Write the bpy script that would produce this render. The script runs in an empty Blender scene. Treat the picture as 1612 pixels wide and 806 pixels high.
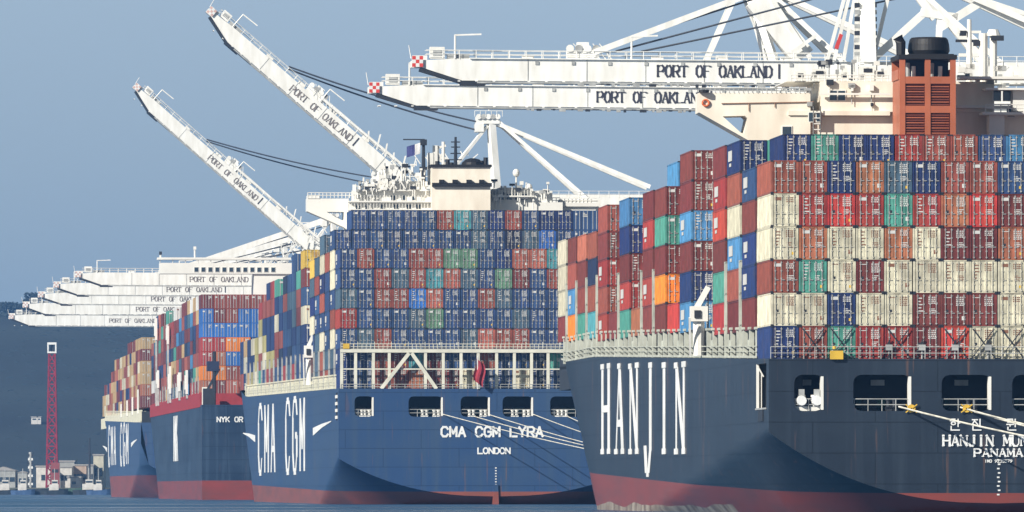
import bpy, math, random
from mathutils import Vector, Matrix
R = math.radians
random.seed(7)
scene = bpy.context.scene
COL = scene.collection

# ------------------------------------------------------------------ camera
F = 14040.0; CX = 806.0; HY = 769.0; H0 = 2.3      # photo pixels: focal length, principal column, horizon row; camera height
cam_d = bpy.data.cameras.new('camera'); cam = bpy.data.objects.new('camera', cam_d); COL.objects.link(cam)
cam.location = (0, 0, H0); cam.rotation_euler = (R(90), 0, 0)
cam_d.sensor_width = 36; cam_d.lens = 36*F/1612; cam_d.shift_y = (HY-403)/1612
cam_d.clip_start = 1; cam_d.clip_end = 40000
scene.camera = cam

# ------------------------------------------------------------------ light
SUN_AZ = 47      # degrees to the left of straight behind the camera
SUN_EL = 30
sd = Vector((-math.sin(R(SUN_AZ))*math.cos(R(SUN_EL)), -math.cos(R(SUN_AZ))*math.cos(R(SUN_EL)), math.sin(R(SUN_EL))))
sl = bpy.data.lights.new('sun', 'SUN'); sun = bpy.data.objects.new('sun', sl); COL.objects.link(sun)
sl.energy = 5.0; sl.angle = R(0.5); sl.color = (1, .94, .84)
sun.rotation_euler = sd.to_track_quat('Z', 'Y').to_euler(); sun.location = (-300, -200, 400)
world = bpy.data.worlds.new('World'); scene.world = world; world.use_nodes = True
nt = world.node_tree; nt.nodes.clear()
wo = nt.nodes.new('ShaderNodeOutputWorld'); bg = nt.nodes.new('ShaderNodeBackground')
sky = nt.nodes.new('ShaderNodeTexSky'); sky.sky_type = 'NISHITA'; sky.sun_disc = False
sky.sun_elevation = R(SUN_EL); sky.sun_rotation = math.atan2(sd.x, sd.y)
sky.air_density = 1.0; sky.dust_density = 0.6; sky.ozone_density = 2.0
tc = nt.nodes.new('ShaderNodeTexCoord'); va = nt.nodes.new('ShaderNodeVectorMath'); va.operation = 'ADD'
va.inputs[1].default_value = (0, 0, .22); nv = nt.nodes.new('ShaderNodeVectorMath'); nv.operation = 'NORMALIZE'
nt.links.new(tc.outputs['Generated'], va.inputs[0]); nt.links.new(va.outputs[0], nv.inputs[0]); nt.links.new(nv.outputs[0], sky.inputs[0])
hs = nt.nodes.new('ShaderNodeHueSaturation'); hs.inputs['Saturation'].default_value = .62; hs.inputs['Hue'].default_value = .483
nt.links.new(sky.outputs[0], hs.inputs['Color']); sz = nt.nodes.new('ShaderNodeSeparateXYZ'); nt.links.new(tc.outputs['Generated'], sz.inputs[0])      # duller, smoggy air low over the horizon
mrz = nt.nodes.new('ShaderNodeMapRange'); mrz.inputs[1].default_value = .012; mrz.inputs[2].default_value = .06; mrz.inputs[3].default_value = .70; mrz.inputs[4].default_value = 1.0
nt.links.new(sz.outputs[2], mrz.inputs[0]); vm = nt.nodes.new('ShaderNodeVectorMath'); vm.operation = 'SCALE'
mrt = nt.nodes.new('ShaderNodeMapRange'); mrt.inputs[1].default_value = .07; mrt.inputs[2].default_value = .35; mrt.inputs[3].default_value = 1.0; mrt.inputs[4].default_value = .34   # deeper towards the zenith
nt.links.new(sz.outputs[2], mrt.inputs[0]); mzz = nt.nodes.new('ShaderNodeMath'); mzz.operation = 'MULTIPLY'; nt.links.new(mrz.outputs[0], mzz.inputs[0]); nt.links.new(mrt.outputs[0], mzz.inputs[1])
nt.links.new(hs.outputs[0], vm.inputs[0]); nt.links.new(mzz.outputs[0], vm.inputs['Scale']); nt.links.new(vm.outputs[0], bg.inputs[0]); nt.links.new(bg.outputs[0], wo.inputs[0])
bg.inputs[1].default_value = 0.097
vs = scene.view_settings; vs.view_transform = 'Standard'; vs.look = 'None'; vs.exposure = 0.46; vs.gamma = 1
try: vs.use_curve_mapping = False
except Exception: pass
scene.cycles.max_bounces = 6; scene.cycles.volume_bounces = 0
scene.cycles.diffuse_bounces = 3; scene.cycles.use_denoising = True

# ------------------------------------------------------------------ materials
MATS = {}
def mat(name, rgb, rough=.55, metal=0, var=.12, scale=.6, bump=0, coat=False, dirt=None, stretch=(1, 1, 1), spec=.4, objvar=0):
    if name in MATS: return MATS[name]
    m = bpy.data.materials.new(name); m.use_nodes = True; MATS[name] = m
    n = m.node_tree; b = n.nodes['Principled BSDF']
    b.inputs['Roughness'].default_value = rough; b.inputs['Metallic'].default_value = metal
    b.inputs['Specular IOR Level'].default_value = spec
    t = n.nodes.new('ShaderNodeTexCoord'); mp = n.nodes.new('ShaderNodeMapping'); mp.inputs['Scale'].default_value = stretch
    nz = n.nodes.new('ShaderNodeTexNoise'); nz.inputs['Scale'].default_value = scale; nz.inputs['Detail'].default_value = 5
    n.links.new(t.outputs['Object'], mp.inputs[0]); n.links.new(mp.outputs[0], nz.inputs['Vector'])
    cr = n.nodes.new('ShaderNodeValToRGB'); cr.color_ramp.elements[0].position = .3; cr.color_ramp.elements[1].position = .7
    d = dirt or tuple(c*(1-2*var) for c in rgb)
    cr.color_ramp.elements[0].color = (*d, 1); cr.color_ramp.elements[1].color = (*[min(1, c*(1+var*.6)) for c in rgb], 1)
    n.links.new(nz.outputs[0], cr.inputs[0]); out = cr.outputs[0]
    if objvar:
        oi = n.nodes.new('ShaderNodeObjectInfo'); hs = n.nodes.new('ShaderNodeHueSaturation')
        mr = n.nodes.new('ShaderNodeMapRange'); mr.inputs[3].default_value = 1-objvar; mr.inputs[4].default_value = 1+objvar
        mr2 = n.nodes.new('ShaderNodeMapRange'); mr2.inputs[3].default_value = .497; mr2.inputs[4].default_value = .508
        mr3 = n.nodes.new('ShaderNodeMath'); mr3.operation = 'FRACT'; mm = n.nodes.new('ShaderNodeMath'); mm.operation = 'MULTIPLY'; mm.inputs[1].default_value = 7.3
        n.links.new(oi.outputs['Random'], mr.inputs[0]); n.links.new(oi.outputs['Random'], mm.inputs[0]); n.links.new(mm.outputs[0], mr3.inputs[0]); n.links.new(mr3.outputs[0], mr2.inputs[0])
        n.links.new(mr.outputs[0], hs.inputs['Value']); n.links.new(mr2.outputs[0], hs.inputs['Hue']); n.links.new(out, hs.inputs['Color']); out = hs.outputs[0]
    n.links.new(out, b.inputs['Base Color'])
    if bump:
        bp = n.nodes.new('ShaderNodeBump'); bp.inputs['Strength'].default_value = bump; bp.inputs['Distance'].default_value = .2
        n.links.new(nz.outputs[0], bp.inputs['Height']); n.links.new(bp.outputs[0], b.inputs['Normal'])
    return m

CC = dict(maroon=(.18, .04, .037), redbrown=(.29, .075, .055), crimson=(.34, .045, .04), red=(.52, .055, .045), rust=(.40, .14, .075),
    cream=(.64, .60, .46), green=(.09, .33, .26), sage=(.13, .26, .17), blue=(.034, .075, .185), dkblue=(.02, .042, .14), navy=(.02, .035, .08),
    grayblue=(.07, .125, .18), sky=(.07, .22, .42), bright=(.04, .16, .50), orange=(.80, .23, .03), tan=(.52, .36, .18), yellow=(.62, .42, .08),
    salmon=(.42, .12, .085), teal=(.08, .30, .34), white=(.7, .7, .68), olive=(.42, .38, .16))
CNAME = dict(maroon='dark maroon', redbrown='brownish red', crimson='crimson', red='bright red', rust='rusty brown', cream='cream', green='sea green',
    sage='sage green', blue='blue', dkblue='dark blue', navy='navy', grayblue='grey blue', sky='sky blue', bright='vivid blue', orange='orange', tan='tan',
    yellow='yellow', salmon='salmon red', teal='teal', white='white', olive='olive')
def weather(m, amt=.5, sc=1.3):
    if m.get('weathered'): return m
    m['weathered'] = 1; n = m.node_tree; b = n.nodes['Principled BSDF']; src = b.inputs['Base Color'].links[0].from_socket
    t = n.nodes.new('ShaderNodeTexCoord'); mp = n.nodes.new('ShaderNodeMapping'); mp.inputs['Scale'].default_value = (sc*2, sc, sc*.35)
    oi = n.nodes.new('ShaderNodeObjectInfo'); ad = n.nodes.new('ShaderNodeVectorMath'); ad.operation = 'ADD'
    cb = n.nodes.new('ShaderNodeCombineXYZ'); ml = n.nodes.new('ShaderNodeMath'); ml.operation = 'MULTIPLY'; ml.inputs[1].default_value = 91
    n.links.new(oi.outputs['Random'], ml.inputs[0]); n.links.new(ml.outputs[0], cb.inputs[0]); n.links.new(ml.outputs[0], cb.inputs[2])
    n.links.new(t.outputs['Object'], ad.inputs[0]); n.links.new(cb.outputs[0], ad.inputs[1]); n.links.new(ad.outputs[0], mp.inputs[0])
    nz = n.nodes.new('ShaderNodeTexNoise'); nz.inputs['Scale'].default_value = 1; nz.inputs['Detail'].default_value = 7; nz.inputs['Roughness'].default_value = .65
    n.links.new(mp.outputs[0], nz.inputs['Vector']); mr = n.nodes.new('ShaderNodeMapRange'); mr.inputs[1].default_value = .52; mr.inputs[2].default_value = .72; mr.inputs[4].default_value = amt
    n.links.new(nz.outputs[0], mr.inputs[0]); mx = n.nodes.new('ShaderNodeMix'); mx.data_type = 'RGBA'; n.links.new(mr.outputs[0], mx.inputs[0])
    n.links.new(src, mx.inputs[6]); mx.inputs[7].default_value = (.09, .06, .045, 1); n.links.new(mx.outputs[2], b.inputs['Base Color'])
    return m
def cmat(k): return weather(mat('container_'+k, CC[k], .5, 0, .18, 1.1, objvar=.2), .55 if k not in ('cream', 'white') else .3)
def smat(k): return mat('stack_'+k, CC[k], .5, 0, .22, .09)
WHITE = mat('crane_white_paint', (.86, .86, .83), .45, var=.03, scale=.8, dirt=(.70, .69, .64), stretch=(1, 1, .25))
SHIPWHITE = mat('ship_white_paint', (.78, .77, .72), .5, var=.05, scale=.3)
CREAM = mat('house_cream_paint', (.86, .81, .70), .5, var=.04, scale=.5, dirt=(.68, .60, .49), stretch=(1, 1, .3))
DARK = mat('dark_steel', (.03, .035, .045), .5)
BLACK = mat('soot_black', (.012, .012, .014), .6)
GLASS = mat('window_glass', (.03, .045, .06), .12, spec=.8)
GREY = mat('galvanised_steel', (.42, .43, .42), .45, var=.2)
LASH = mat('lashing_frame_paint', (.50, .52, .45), .6, var=.18, scale=.5)
CREAMFRAME = mat('stern_frame_paint', (.66, .65, .55), .55, var=.1, scale=.5)
REDP = mat('signal_red_paint', (.62, .06, .05), .5)
TOWER = mat('tower_red_paint', (.26, .015, .035), .5, var=.12)
LETTER = mat('white_lettering', (.78, .79, .78), .55, var=.1, scale=.4)
LETTERD = mat('black_lettering', (.05, .05, .07), .5, var=.25, scale=.6)
ROPE = mat('mooring_rope', (.62, .60, .52), .8, var=.2, scale=2)
CABLE = mat('steel_cable', (.07, .08, .10), .5)
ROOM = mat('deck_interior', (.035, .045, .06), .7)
CONC = mat('quay_concrete', (.30, .30, .28), .8, var=.2, scale=.05)
FUNNEL = mat('funnel_orange', (.42, .125, .062), .5, var=.1, scale=.4)
LOUVRE = mat('louvre_brown', (.20, .05, .03), .6)
YEL = mat('yellow_paint', (.65, .42, .05), .5)

# ------------------------------------------------------------------ mesh builder
class MB:
    def __init__(s): s.v = []; s.f = []; s.m = []; s.ms = []
    def mi(s, m):
        if m not in s.ms: s.ms.append(m)
        return s.ms.index(m)
    def add(s, vs, fs, m):
        o = len(s.v); s.v += [tuple(v) for v in vs]; k = s.mi(m)
        for f in fs: s.f.append([o+i for i in f]); s.m.append(k)
    def box(s, x0, x1, y0, y1, z0, z1, m, T=None):
        if x1 < x0: x0, x1 = x1, x0
        if y1 < y0: y0, y1 = y1, y0
        if z1 < z0: z0, z1 = z1, z0
        vs = [Vector(p) for p in ((x0,y0,z0),(x1,y0,z0),(x1,y1,z0),(x0,y1,z0),(x0,y0,z1),(x1,y0,z1),(x1,y1,z1),(x0,y1,z1))]
        if T: vs = [T @ v for v in vs]
        s.add(vs, [(0,3,2,1),(4,5,6,7),(0,1,5,4),(1,2,6,5),(2,3,7,6),(3,0,4,7)], m)
    def bar(s, a, b, w, h, m, up=(0, 0, 1)):
        a = Vector(a); b = Vector(b); d = b-a; L = d.length
        if L < 1e-6: return
        d.normalize(); u = Vector(up)
        if abs(d.dot(u)) > .98: u = Vector((0, 1, 0))
        x = d.cross(u).normalized(); z = x.cross(d).normalized()
        T = Matrix((( x.x, d.x, z.x, a.x), (x.y, d.y, z.y, a.y), (x.z, d.z, z.z, a.z), (0, 0, 0, 1)))
        s.box(-w/2, w/2, 0, L, -h/2, h/2, m, T)
    def tube(s, pts, r, m, n=6, r1=None):
        pts = [Vector(p) for p in pts]; rings = []
        N = len(pts); vs = []; fs = []
        for i, p in enumerate(pts):
            d = (pts[min(i+1, N-1)]-pts[max(i-1, 0)]).normalized()
            u = Vector((0, 0, 1)) if abs(d.z) < .9 else Vector((0, 1, 0))
            x = d.cross(u).normalized(); z = x.cross(d); rr = r if r1 is None else r+(r1-r)*i/(N-1)
            for k in range(n):
                a = 2*math.pi*k/n; vs.append(p+x*math.cos(a)*rr+z*math.sin(a)*rr)
        for i in range(N-1):
            for k in range(n): fs.append((i*n+k, i*n+(k+1) % n, (i+1)*n+(k+1) % n, (i+1)*n+k))
        fs.append(tuple(range(n))[::-1]); fs.append(tuple((N-1)*n+k for k in range(n)))
        s.add(vs, fs, m)
    def prism(s, poly, y0, y1, m, T=None):     # poly in x,z, extruded along y
        n = len(poly); vs = [Vector((x, y0, z)) for x, z in poly]+[Vector((x, y1, z)) for x, z in poly]
        if T: vs = [T @ v for v in vs]
        s.add(vs, [tuple(range(n)), tuple(range(2*n-1, n-1, -1))]+[(i, i+n, (i+1) % n+n, (i+1) % n) for i in range(n)], m)
    def build(s, name, parent=None, loc=None, rz=0):
        me = bpy.data.meshes.new(name); me.from_pydata(s.v, [], s.f)
        for m in s.ms: me.materials.append(m)
        me.polygons.foreach_set('material_index', s.m); me.update()
        o = bpy.data.objects.new(name, me); COL.objects.link(o)
        if parent: o.parent = parent
        if loc is not None: o.location = loc
        o.rotation_euler.z = rz
        return o
def tag(o, label=None, cat=None, group=None, kind=None):
    if label: o['label'] = label
    if cat: o['category'] = cat
    if group: o['group'] = group
    if kind: o['kind'] = kind
    return o
def empty(name, loc, rz=0):
    o = bpy.data.objects.new(name, None); COL.objects.link(o); o.location = loc; o.rotation_euler.z = rz; o.empty_display_size = 1
    return o
def W(px, py, D): return Vector(((px-CX)*D/F, D, H0+(HY-py)*D/F))
def plate(outer, holes, y0, y1):    # flat plate with holes in x,z ; returns verts, faces
    cu = bpy.data.curves.new('tmp', 'CURVE'); cu.dimensions = '2D'; cu.fill_mode = 'BOTH'; cu.extrude = (y1-y0)/2
    for poly in [outer]+holes:
        sp = cu.splines.new('POLY'); sp.points.add(len(poly)-1); sp.use_cyclic_u = True
        for i, (x, z) in enumerate(poly): sp.points[i].co = (x, z, 0, 1)
    ob = bpy.data.objects.new('tmp', cu); COL.objects.link(ob)
    dg = bpy.context.evaluated_depsgraph_get(); dg.update(); me = ob.evaluated_get(dg).to_mesh()
    vs = [(v.co.x, (y0+y1)/2-v.co.z, v.co.y) for v in me.vertices]; fs = [tuple(p.vertices) for p in me.polygons]
    ob.evaluated_get(dg).to_mesh_clear(); bpy.data.objects.remove(ob); bpy.data.curves.remove(cu)
    return vs, fs
def rrect(x0, x1, z0, z1, r, n=3):
    out = []
    for cx, cz, a0 in ((x1-r, z1-r, 0), (x0+r, z1-r, 90), (x0+r, z0+r, 180), (x1-r, z0+r, 270)):
        for k in range(n+1):
            a = R(a0+90*k/n); out.append((cx+r*math.cos(a), cz+r*math.sin(a)))
    return out

# ------------------------------------------------------------------ stroke lettering
def circ(cx, cy, rx, ry, n=8): return [(cx+rx*math.cos(2*math.pi*k/n), cy+ry*math.sin(2*math.pi*k/n)) for k in range(n+1)]
OO = [(.3, 0), (.7, 0), (1, .25), (1, .75), (.7, 1), (.3, 1), (0, .75), (0, .25), (.3, 0)]
GL = {
 'A': [[(0, 0), (.5, 1)], [(.5, 1), (1, 0)], [(.2, .34), (.8, .34)]], 'C': [[(1, .78), (.75, 1), (.25, 1), (0, .75), (0, .25), (.25, 0), (.75, 0), (1, .22)]],
 'D': [[(0, 0), (0, 1)], [(0, 1), (.65, 1), (1, .75), (1, .25), (.65, 0), (0, 0)]], 'E': [[(0, 0), (0, 1)], [(0, 1), (1, 1)], [(0, .5), (.75, .5)], [(0, 0), (1, 0)]],
 'F': [[(0, 0), (0, 1)], [(0, 1), (1, 1)], [(0, .52), (.75, .52)]], 'G': [[(1, .78), (.75, 1), (.25, 1), (0, .75), (0, .25), (.25, 0), (.75, 0), (1, .2), (1, .5), (.55, .5)]],
 'H': [[(0, 0), (0, 1)], [(1, 0), (1, 1)], [(0, .5), (1, .5)]], 'I': [[(.5, 0), (.5, 1)]], 'J': [[(.75, 1), (.75, .2), (.5, 0), (.2, 0), (0, .25)]],
 'K': [[(0, 0), (0, 1)], [(0, .4), (1, 1)], [(.3, .6), (1, 0)]], 'L': [[(0, 0), (0, 1)], [(0, 0), (1, 0)]], 'M': [[(0, 0), (0, 1)], [(0, 1), (.5, .3)], [(.5, .3), (1, 1)], [(1, 1), (1, 0)]],
 'N': [[(0, 0), (0, 1)], [(0, 1), (1, 0)], [(1, 0), (1, 1)]], 'O': [OO], 'P': [[(0, 0), (0, 1)], [(0, 1), (.75, 1), (1, .85), (1, .62), (.75, .47), (0, .47)]],
 'R': [[(0, 0), (0, 1)], [(0, 1), (.75, 1), (1, .85), (1, .62), (.75, .47), (0, .47)], [(.5, .47), (1, 0)]], 'S': [[(1, .8), (.75, 1), (.25, 1), (0, .8), (.1, .57), (.9, .43), (1, .2), (.75, 0), (.25, 0), (0, .2)]],
 'T': [[(.5, 0), (.5, 1)], [(0, 1), (1, 1)]], 'U': [[(0, 1), (0, .25), (.25, 0), (.75, 0), (1, .25), (1, 1)]], 'Y': [[(0, 1), (.5, .5)], [(1, 1), (.5, .5)], [(.5, .5), (.5, 0)]],
 ' ': [], '-': [[(.2, .5), (.8, .5)]],
 '1': [[(.5, 0), (.5, 1)]], '2': [[(0, .8), (.3, 1), (.7, 1), (1, .75), (0, 0), (1, 0)]], '3': [[(0, 1), (1, 1), (.5, .55), (1, .3), (.7, 0), (0, 0)]], '9': [[(.2, 0), (1, .5), (1, .8), (.6, 1), (0, .8), (.2, .5), (1, .5)]],
 '5': [[(1, 1), (0, 1), (0, .55), (.8, .55), (1, .3), (.8, 0), (0, 0)]], '7': [[(0, 1), (1, 1), (.3, 0)]],
 # hangul syllables han, jin, moen, hen
 'h1': [[(.15, 1), (.5, 1)], [(0, .86), (.65, .86)], circ(.33, .62, .22, .14), [(.82, 1), (.82, .32)], [(.82, .65), (1, .65)], [(.1, .35), (.1, 0), (.95, 0)]],
 'h2': [[(.05, .95), (.6, .95)], [(.33, .95), (.05, .5)], [(.33, .8), (.62, .5)], [(.85, 1), (.85, .32)], [(.12, .35), (.12, 0), (.95, 0)]],
 'h3': [[(.1, 1), (.6, 1), (.6, .72), (.1, .72), (.1, 1)], [(0, .52), (.7, .52)], [(.35, .52), (.35, .36)], [(.88, 1), (.88, .3)], [(.12, .27), (.12, 0), (.95, 0)]],
 'h4': [[(.1, 1), (.5, 1)], [(0, .84), (.6, .84)], circ(.3, .6, .2, .14), [(.72, 1), (.72, .32)], [(.92, 1), (.92, .3)], [(.5, .62), (.72, .62)], [(.12, .27), (.12, 0), (.95, 0)]],
}
def lettering(mb, text, cw, ch, th, m, place, serif=False, gap=.32, hor=1.0, depth=.08, narrow=()):
    """place(u, v, d): u along the text from its centre, v up from its base, d out of the surface"""
    toks = text if isinstance(text, list) else list(text)
    step = cw*(1+gap); total = step*len(toks)-cw*gap; k = 0
    for i, c in enumerate(toks):
        u0 = -total/2+i*step
        for pl in GL[c]:
            for a, b in zip(pl[:-1], pl[1:]):
                ax, ay, bx, by = u0+a[0]*cw, a[1]*ch, u0+b[0]*cw, b[1]*ch
                dx, dy = bx-ax, by-ay; L = math.hypot(dx, dy)
                if L < 1e-6: continue
                dx /= L; dy /= L
                t = th*(1 if abs(dy) > .35 else hor)
                if serif and c in 'NAMU' and dy > .3 and dx >= -.01 and not (c == 'N' and abs(dx) > .05): t = th*.5
                e = t*(.35 if th < 1 else .08); nx, ny = -dy*t/2, dx*t/2
                k += 1; d1 = depth+(k % 9)*.006
                if th >= 1.9:
                    if abs(dy) > .35: nx, ny, e = (t/2 if dy < 0 else -t/2), 0, 0
                    else: nx, ny, e = 0, (t/2 if dx > 0 else -t/2), 0
                q = [(ax-dx*e+nx, ay-dy*e+ny), (ax-dx*e-nx, ay-dy*e-ny), (bx+dx*e-nx, by+dy*e-ny), (bx+dx*e+nx, by+dy*e+ny)]
                vs = [place(x, y, 0) for x, y in q]+[place(x, y, d1) for x, y in q]
                mb.add(vs, [(0, 1, 2, 3), (7, 6, 5, 4), (0, 4, 5, 1), (1, 5, 6, 2), (2, 6, 7, 3), (3, 7, 4, 0)], m)
            if serif and len(c) == 1:
                for p in (pl[0], pl[-1]):
                    if p[1] in (0, 1) and c not in 'OC' and not (c in 'PRD' and p[0] > .01 and p[1] == 1):
                        x = u0+p[0]*cw; y = p[1]*ch; k += 1; d1 = depth+.06+(k % 5)*.006; w = min(cw*.2, th*.75); h = th*.22 if cw < 3 else .28
                        yy = y-(h if y > 0 else -h)
                        q = [(x-w, yy-h), (x+w, yy-h), (x+w, yy+h), (x-w, yy+h)]
                        vs = [place(a_, b_, 0) for a_, b_ in q]+[place(a_, b_, d1) for a_, b_ in q]
                        mb.add(vs, [(0, 1, 2, 3), (7, 6, 5, 4), (0, 4, 5, 1), (1, 5, 6, 2), (2, 6, 7, 3), (3, 7, 4, 0)], m)

# ------------------------------------------------------------------ water, land, hills, haze
def water_material():
    m = bpy.data.materials.new('bay_water'); m.use_nodes = True; n = m.node_tree; b = n.nodes['Principled BSDF']
    b.inputs['Base Color'].default_value = (.012, .06, .135, 1); b.inputs['Roughness'].default_value = .3; b.inputs['IOR'].default_value = 1.33
    t = n.nodes.new('ShaderNodeTexCoord'); prev = None
    for sc, st, di in ((.35, .55, .25), (.06, .7, 1.2), (.012, .5, 3.5)):
        mp = n.nodes.new('ShaderNodeMapping'); mp.inputs['Scale'].default_value = (sc, sc*2.2, sc)
        mp.inputs['Rotation'].default_value = (0, 0, R(12))
        nz = n.nodes.new('ShaderNodeTexNoise'); nz.inputs['Scale'].default_value = 1; nz.inputs['Detail'].default_value = 4
        bp = n.nodes.new('ShaderNodeBump'); bp.inputs['Strength'].default_value = st; bp.inputs['Distance'].default_value = di
        n.links.new(t.outputs['Object'], mp.inputs[0]); n.links.new(mp.outputs[0], nz.inputs['Vector']); n.links.new(nz.outputs[0], bp.inputs['Height'])
        if prev: n.links.new(prev.outputs[0], bp.inputs['Normal'])
        prev = bp
    n.links.new(prev.outputs[0], b.inputs['Normal'])
    mp = n.nodes.new('ShaderNodeMapping'); mp.inputs['Scale'].default_value = (.004, .018, 1); nz = n.nodes.new('ShaderNodeTexNoise'); nz.inputs['Scale'].default_value = 1; nz.inputs['Detail'].default_value = 6
    n.links.new(t.outputs['Object'], mp.inputs[0]); n.links.new(mp.outputs[0], nz.inputs['Vector'])      # wind lanes: ruffled and slick water
    r_ = n.nodes.new('ShaderNodeMapRange'); r_.inputs[1].default_value = .38; r_.inputs[2].default_value = .62; r_.inputs[3].default_value = .12; r_.inputs[4].default_value = .55
    n.links.new(nz.outputs[0], r_.inputs[0]); n.links.new(r_.outputs[0], b.inputs['Roughness'])
    c_ = n.nodes.new('ShaderNodeValToRGB'); c_.color_ramp.elements[0].position = .4; c_.color_ramp.elements[1].position = .62; c_.color_ramp.elements[0].color = (.010, .05, .12, 1); c_.color_ramp.elements[1].color = (.03, .11, .22, 1)
    n.links.new(nz.outputs[0], c_.inputs[0]); n.links.new(c_.outputs[0], b.inputs['Base Color'])
    return m
mb = MB(); mb.add([(-7400, -250, 0), (7400, -250, 0), (7400, 7800, 0), (-7400, 7800, 0)], [(0, 1, 2, 3)], water_material())
tag(mb.build('water'), kind='structure')
QS = .079
def quay_x(D): return 68.5-QS*(D-780)
mb = MB()
mb.prism([(quay_x(600)+0, 0), (900, 0), (900, 1), (quay_x(600), 1)], 0, 1, CONC) if False else None
vs = []
for D in (600, 3150): vs += [(quay_x(D), D, -3), (900, D, -3), (900, D, 3), (quay_x(D), D, 3)]
mb.add(vs, [(0, 1, 2, 3), (7, 6, 5, 4), (0, 4, 5, 1), (1, 5, 6, 2), (2, 6, 7, 3), (3, 7, 4, 0)], CONC)
tag(mb.build('quay'), kind='structure')
mb = MB(); mb.box(-700, 1200, 3290, 5200, -2, 2.6, mat('shore_ground', (.10, .11, .09), .9, var=.3, scale=.02)); tag(mb.build('shore'), kind='structure')

from mathutils import noise
def hill_h(x, y):
    t = (y-4300)/1500; t = max(0, min(1, t)); s = t*t*(3-2*t)
    ridge = 113+6*noise.noise((x*.0022, 1.3, 0))+3*noise.noise((x*.009, 4, 0))-.004*(x+250)
    return s*ridge*(1-.0*t)+2*s*noise.noise((x*.006, y*.006, 2))
HM = mat('hill_ground', (.026, .038, .038), .9, var=.3, scale=.006)
mb = MB(); NX, NY = 90, 40; vs = []; fs = []
for j in range(NY+1):
    for i in range(NX+1):
        x = -1900+3800*i/NX; y = 4280+2200*j/NY
        z = hill_h(x, y) if y < 5800 else hill_h(x, 5800)*(1-(y-5800)/1400)
        vs.append((x, y, max(z, 1) if j else 1))
for j in range(NY):
    for i in range(NX): a = j*(NX+1)+i; fs.append((a, a+1, a+NX+2, a+NX+1))
mb.add(vs, fs, HM); tag(mb.build('hills'), kind='structure')
# wood covering the hill: many leaf clumps as one mass
LEAF = mat('hill_foliage', (.020, .034, .036), .9, var=.25, scale=.02)
LEAF2 = mat('hill_foliage_dark', (.020, .034, .036), .9, var=.2, scale=.02)
mb = MB(); rg = random.Random(3)
def clump(mb, c, r, h, m, rg):
    n = 6; vs = [Vector(c)+Vector((0, 0, h*rg.uniform(.85, 1.1)))]
    for lv, (rr, zz) in enumerate(((.6, .75), (1, .35), (.8, 0))):
        for k in range(n):
            a = 2*math.pi*(k+.5*lv)/n+rg.uniform(-.3, .3); q = r*rr*rg.uniform(.65, 1.2)
            vs.append(Vector(c)+Vector((math.cos(a)*q, math.sin(a)*q, h*zz*rg.uniform(.8, 1.15))))
    fs = [(0, 1+k, 1+(k+1) % n) for k in range(n)]
    for lv in range(2):
        for k in range(n):
            a = 1+lv*n+k; b_ = 1+lv*n+(k+1) % n; fs += [(a, a+n, b_), (b_, a+n, b_+n)]
    mb.add(vs, fs, m)
for i in range(15000):
    x = rg.uniform(-620, 260); y = 4330+1470*rg.random()**.8
    if noise.noise((x*.012, y*.006, 5)) < -.28: continue
    clump(mb, (x, y, hill_h(x, y)-1), rg.uniform(2.5, 4.5), rg.uniform(.8, 1.5)*(3.2 if y > 5650 else 1), LEAF if rg.random() < .6 else LEAF2, rg)
tag(mb.build('woodland'), 'dark wooded slope of the hills across the bay', 'woodland', kind='stuff')
def tree(px, D, h, r, label):
    x = (px-CX)*D/F; y = D; z = hill_h(x, y); root = empty('ridge_tree', (x, y, z-1)); tag(root, label, 'tree', 'trees on the hill ridge')
    t = MB(); t.tube([(0, 0, 0), (.3, 0, h*.5), (0, 0, h*.85)], r*.09, mat('tree_bark', (.08, .06, .04), .9), 7, r*.03)
    for k in range(5):
        a = k*1.3; t.tube([(0, 0, h*(.35+.08*k)), (math.cos(a)*r*.6, math.sin(a)*r*.6, h*(.5+.08*k))], r*.035, MATS['tree_bark'], 5, r*.015)
    t.build('trunk', root); c = MB(); rg = random.Random(int(px))
    for k in range(420):
        a = rg.uniform(0, 6.28); zz = rg.uniform(.25, 1); q = r*math.sqrt(rg.random())*(1.05-.75*abs(zz-.5))
        clump(c, (math.cos(a)*q, math.sin(a)*q, h*zz), rg.uniform(.5, 1.1), rg.uniform(.6, 1.3), LEAF if rg.random() < .5 else LEAF2, rg)
    c.build('crown', root)
tree(50, 5790, 17, 7, 'taller round tree standing out on the ridge above the boom tips')
tree(34, 5790, 10, 6, 'low tree between the tall ridge tree and the edge of the picture')
tree(13, 5790, 11, 9, 'broad low tree on the ridge at the picture edge')

mb = MB(); mb.box(-7500, 7500, -300, 7900, -60, 175, DARK)
hz = mb.build('haze'); hm = bpy.data.materials.new('haze'); hm.use_nodes = True; n = hm.node_tree; n.nodes.clear()
ho = n.nodes.new('ShaderNodeOutputMaterial'); pv = n.nodes.new('ShaderNodeVolumePrincipled')
pv.inputs['Color'].default_value = (.18, .44, .95, 1); pv.inputs['Density'].default_value = 6.5e-5; pv.inputs['Anisotropy'].default_value = 0.0
n.links.new(pv.outputs[0], ho.inputs['Volume']); hz.data.materials.clear(); hz.data.materials.append(hm)
tag(hz, 'thin blue haze over the bay', 'haze', kind='stuff')

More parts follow.
